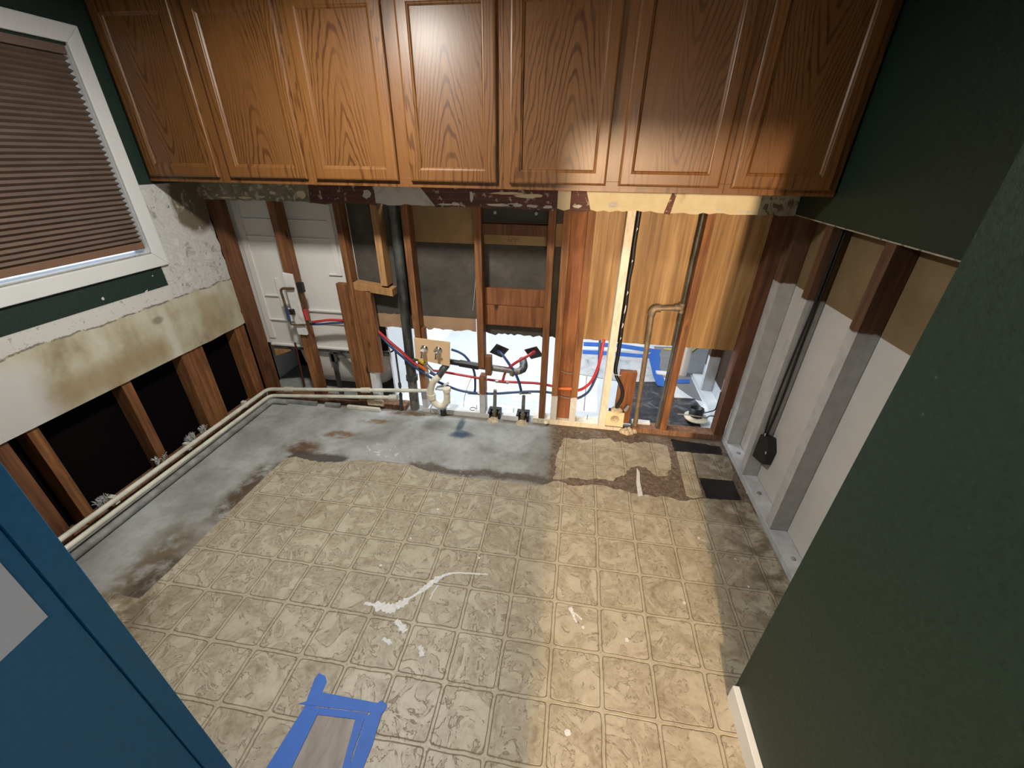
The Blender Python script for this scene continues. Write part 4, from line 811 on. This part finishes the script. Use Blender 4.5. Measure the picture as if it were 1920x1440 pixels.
cb_ = thing('power_cable', (2.77, .01, .19), 'thick black power cable running down the cream stud', 'cable')
m = MB(); q = random.Random(9); P = [(2.752+q.uniform(-.003, .003), .02, 1.52-.1*k) for k in range(11)]; m.tube(spline(P + [(2.752, .02, .47)], 4), .0135, 10)
m.tube(spline([(2.752, .02, .48), (2.765, .015, .44), (2.80, .01, .38), (2.822, .01, .32), (2.820, .01, .26), (2.800, .01, .21), (2.795, .01, .185)], 6), .0125, 12); m.build('cable', M['black_plastic'], cb_)
MB().tube([(2.735, -.008, .468), (2.79, .0, .462)], .0022, 6).build('tie', M['paint'], cb_)
q = random.Random(4)
for z_, s_ in ((1.40, .012), (1.22, .010), (1.02, .02), (.90, .05), (.80, .03), (.72, .012)):
    MB().hexa([(2.748, .0055, z_), (2.754, .0055, z_+.01), (2.757, .0055, z_+s_), (2.751, .0055, z_+s_+.01)], (0, .002, 0)).build('paint_drip', M['paint'], cb_)
tag(MB().tube([(2.86, .02, .17), (2.875, .02, .20)], .014, 10).tube([(2.87, .02, .19), (2.88, .02, .215)], .011, 8).build('cable_clip', M['grey_pipe']), 'small metal clamp right of the power outlet', 'clip')
m = MB()
q = random.Random(11)
for k in range(7): m.lathe([(.030, 0), (.028, .012), (.018, .026), (.001, .03+q.uniform(0, .015))], (2.885+q.uniform(-.02, .06), -.006+q.uniform(-.02, .02), 0), (q.uniform(-.3, .3), q.uniform(-.3, .3), 1), 8)
tag(m.build('mortar_rubble', M['debris']), 'crumbled mortar round the foot of the gas pipe', 'rubble')
tag(MB().box(2.93, 3.06, .05, .09, .044, .060).build('timber_offcut', M['white']), 'thin white offcut on the brown bottom plate', 'offcut')
tag(MB().lathe([(.004, 0), (.005, .015), (.018, .017), (.016, .024), (.001, .027)], ((2.297,-0.012,-0.040)[0], -.012, .002), (0, 0, 1), 14).build('plastic_cap', M['pvc_new']), 'small mushroom-shaped white cap at the foot of the cream plate', 'cap')
# wires over the red-brown post and in the plates
for i, (a, b3) in enumerate((((2.375,0.020,0.452), (2.470,0.020,0.439)), ((2.378,0.020,0.246), (2.479,0.020,0.238)))):
    tag(MB().tube(spline([a, ((a[0]+b3[0])/2, .015, (a[2]+b3[2])/2-.004), b3], 5), .003, 6).build('tie_wire', M['steel']), ['upper', 'lower'][i] + ' wire crossing the reddish post', 'wire', 'wires across the reddish post')
tag(MB().tube(spline([(1.724,0.030,0.331),(1.687,0.030,0.236),(1.663,0.030,0.154),(1.645,0.050,0.053)], 5), .0022, 6).build('loose_wire', M['steel']), 'thin bent wire hanging from the level red pipe', 'wire')
tag(MB().tube(arc((1.72, .045, .0465), .022, 0, 5.6, (1, 0, 0), (0, 1, 0), 18), .002, 6).build('wire_ring', M['slot']), 'dark wire ring lying on the white bottom plate', 'wire')
for i, (x_, lb) in enumerate(((1.79, 'left of'), (2.04, 'between'), (2.60, 'right of'))):
    tag(MB().tube([(x_ + (-.04 if i == 0 else 0), .05, .044), (x_+(-.038 if i == 0 else .001), .05, .083)], .0022, 6).build('nail', M['slot']), ['bent nail in the white plate near the wire ring', 'nail standing in the white plate between the steel stubs', 'nail standing in the cream plate near the cream stud'][i], 'nail', 'nails in the bottom plate')

# ================================================================== LEFT WALL STUDS
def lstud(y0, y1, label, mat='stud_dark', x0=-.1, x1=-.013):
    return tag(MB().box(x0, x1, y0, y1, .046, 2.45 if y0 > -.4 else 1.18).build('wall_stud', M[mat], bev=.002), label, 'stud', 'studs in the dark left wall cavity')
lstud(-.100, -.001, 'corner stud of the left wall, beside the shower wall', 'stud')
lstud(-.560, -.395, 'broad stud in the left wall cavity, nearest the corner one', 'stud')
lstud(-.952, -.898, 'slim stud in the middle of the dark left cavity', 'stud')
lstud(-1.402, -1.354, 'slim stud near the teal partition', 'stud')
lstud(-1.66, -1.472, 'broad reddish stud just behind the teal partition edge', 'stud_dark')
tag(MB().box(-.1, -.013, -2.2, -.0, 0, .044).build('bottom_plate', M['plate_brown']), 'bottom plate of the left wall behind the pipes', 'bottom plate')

# ================================================================== RIGHT WALL STUDS
def rstud(y0, y1, label, z1=2.45, x0=3.562):
    return tag(MB().box(x0, 3.648, y0, y1, .046, z1).build('wall_stud', M['stud_right'], bev=.002), label, 'stud', 'half white-painted studs of the right wall')
def rst(y0, y1, label):  # the board covers the upper part, so the stud face is set back behind it
    m = MB(); m.box(3.560, 3.648, y0, y1, .046, 1.512).box(3.573, 3.648, y0, y1, 1.512, 2.45)
    return tag(m.build('wall_stud', M['stud_right'], bev=.0015), label, 'stud', 'half white-painted studs of the right wall')
rst(-.088, -.0005, 'right wall stud standing in the rear corner')
rst(-.412, -.355, 'right wall stud with two black cables')
rst(-.850, -.790, 'right wall stud in the middle, without cables')
rst(-1.30, -1.226, 'right wall stud nearest the green hallway corner')
tag(MB().box(3.560, 3.648, -1.67, -.0, 0, .044).build('bottom_plate', M['right_plate'], bev=.003), 'white-painted bottom plate along the right wall', 'bottom plate')
for i, (dx, lb) in enumerate(((0, 'left'), (.014, 'right'))):
    tag(MB().tube(spline([(3.60+dx, -.419, 1.52), (3.600+dx*1.0, -.420, 1.2), (3.592+dx*1.6, -.420, .9), (3.588+dx*2.2, -.420, .62), (3.592+dx*1.5, -.421, .42), (3.60+dx*.5, -.424, .33)], 6), .0055, 8).build('power_cable', M['black_plastic']), lb + ' black cable of the pair running down a right wall stud', 'cable', 'pair of black cables on the right wall')
bx_ = thing('socket_recess', (3.60, -.45, .20), 'black empty socket box with bare wire ends on the right wall', 'socket box')
m = MB(); m.prism([(3.575, -.416, .20), (3.600, -.500, .205), (3.606, -.505, .30), (3.596, -.455, .37), (3.578, -.416, .36)], (.045, 0, 0)); m.build('box', M['black_plastic'], bx_)
MB().tube([(3.600, -.49, .29), (3.594, -.505, .285)], .003, 6).tube([(3.596, -.425, .375), (3.590, -.440, .36)], .003, 6).build('wire_end', M['paint'], bx_)
for i, y_ in enumerate((-.19, -.57, -1.03)):
    tag(MB().lathe([(.014, 0), (.010, .006), (.001, .008)], (3.605, y_, .044), (0, 0, 1), 7).build('plaster_crumb', M['grey_pipe']), ['grey crumb on the right plate nearest the rear corner', 'grey crumb on the right plate below the socket box', 'grey crumb on the right plate nearest the hallway corner'][i], 'crumb', 'crumbs on the right bottom plate')

# ================================================================== BATHROOM BEYOND
def floorpoly(name, pts, mat, label, th=.003, cat='flooring'):
    return tag(MB().prism(pts, (0, 0, th)).build(name, M[mat]), label, cat)
floorpoly('scuffed_board', [(2.532,1.434,0.000),(3.325,1.506,0.000),(3.236,0.836,0.000),(2.916,0.780,0.000),(2.538,0.861,0.000)], 'bath_scuff', 'scuffed white floor board beyond the cream stud')
floorpoly('black_adhesive', [(2.86, .11, 0), (2.901,0.530,0.000),(2.961,0.604,0.000),(3.073,0.890,0.000),(3.322,0.851,0.000),(3.340,0.642,0.000),(3.502,0.580,0.000),(3.541,0.386,0.000),(3.47, .30, 0), (3.45, .12, 0)], 'tar', 'black adhesive smears on the bathroom floor', .002, 'floor patch')
floorpoly('grey_lino', [(3.323,1.645,0.000),(3.95,1.7,0),(3.95,1.05,0),(3.56,1.04,0),(3.555,.55,0),(3.454,0.598,0.000),(3.388,0.802,0.000),(3.353,0.897,0.000),(3.291,0.949,0.000)], 'grey_lino', 'grey lino beyond the blue tape in the doorway', .004)
floorpoly('white_scrap', [(3.363,0.720,0.000),(3.415,0.710,0.000),(3.460,0.626,0.000),(3.493,0.578,0.000),(3.336,0.569,0.000)], 'bath_white', 'white scrap on the black adhesive', .006)
tp2 = thing('floor_tape', (3.1, 1.2, 0), 'wide blue tape strips stuck on the bathroom floor', 'tape')
for P_ in ([(2.576,1.627,0.000),(2.954,1.651,0.000),(3.386,1.558,-0.000),(3.349,1.458,0.000),(2.947,1.549,0.000),(2.577,1.526,0.000)], [(2.566,1.412,0.000),(2.938,1.424,0.000),(3.267,1.404,-0.000),(3.257,1.325,0.000),(2.931,1.331,0.000),(2.566,1.319,0.000)],
           [(3.231,1.410,0.000),(3.344,1.564,0.000),(3.344,1.353,0.000),(3.299,1.128,0.000),(3.305,0.889,0.000),(3.294,0.737,0.000),(3.224,0.754,0.000),(3.214,0.947,0.000)], [(3.414,0.898,0.000),(3.531,0.918,0.000),(3.515,0.844,0.000),(3.391,0.823,0.000)]):
    TZ = .0042 + .0012*len(tp2.children)
    MB().prism([(p[0], p[1], TZ) for p in P_], (0, 0, .001)).build('tape_strip', M['tape'], tp2)
tag(MB().tube(spline([(3.411,1.576,0.000),(3.507,1.566,-0.000),(3.504,1.433,0.000),(3.542,1.363,0.000),(3.639,1.483,0.000),(3.801,1.730,0.000)], 6), .010, 8).build('yellow_cord', M['cord']), 'yellow cord lying in the bathroom doorway', 'cord')
for o_ in [COL.objects['yellow_cord']]: o_.location.z += .012
m = MB(); m.box(3.47, 3.515, .98, 1.05, 0, 2.4).box(3.425, 3.47, 1.0, 1.03, 0, 2.4); jm = m.build('door_1', M['white']); struct(jm, 'white door jamb in the bathroom')
m = MB(); m.box(3.565, 3.65, .10, .97, 0, .045).box(3.25, 3.45, .97, 1.03, 0, .02); tag(m.build('bottom_plate', M['bath_white']), 'white bottom plate along the bathroom side wall', 'bottom plate')
for i, (y0_, lb) in enumerate(((.22, 'nearer white-footed stud of the bathroom side wall'), (.66, 'farther white-footed stud of the bathroom side wall'))):
    tag(MB().box(3.565, 3.65, y0_, y0_+.045, .046, 2.45).build('wall_stud', M['stud_bath']), lb, 'stud', 'studs of the bathroom side wall')
struct(MB().box(3.652, 3.665, .09, .98, 0, 2.5).build('wall_right', M['lining_bath']), 'lining behind the bathroom side wall studs')
for i, (a, b3) in enumerate((((0.954,0.717,0.000), (0.856,0.125,0.000)), ((1.490,1.462,0.000), (1.493,1.448,0.000)), ((2.538,0.861,0.000), (2.916,0.780,0.000)), ((2.582,0.238,0.000), (2.607,0.841,0.000)))):
    if i != 1: struct(MB().tube([(a[0], a[1], .0), (b3[0], b3[1], .0)], .004, 6).build('trim_5', M['grey_pipe']), 'seam between white floor boards in the bathroom')
# toilet flange
tf = thing('toilet_flange', (3.40, .10, 0), 'round white toilet flange with a black pipe mouth', 'toilet flange')
c_ = (3.425,0.176,0.050)
MB().lathe([(.040, .05), (.040, .035), (.085, .035), (.085, .045), (.05, .048), (.05, .056)], (c_[0], c_[1]+.05, 0), (0, 0, 1), 28).build('flange', M['pvc_new'], tf)
MB().lathe([(.050, .0), (.052, .11), (.046, .11), (.046, .06), (.001, .055)], (c_[0], c_[1]+.055, 0), (0, .18, 1), 24).build('pipe_mouth', M['black_plastic'], tf)
tag(MB().tube(spline([(3.223,0.020,0.181),(3.286,-0.010,0.198),(3.373,-0.020,0.197),(3.412,-0.010,0.190),(3.431,0.000,0.199),(3.473,0.020,0.191)], 6), .005, 8).build('loose_cable', M['grey_pipe']), 'grey cable stretched across the toilet flange', 'cable')
tag(MB().tube(spline([(3.429,0.120,0.144),(3.458,0.090,0.180),(3.480,0.060,0.220),(3.480,0.050,0.283),(3.480,0.050,0.370)], 6), .004, 8).build('loose_cable', M['black_plastic']), 'thin black cable from the toilet flange to the corner stud', 'cable')
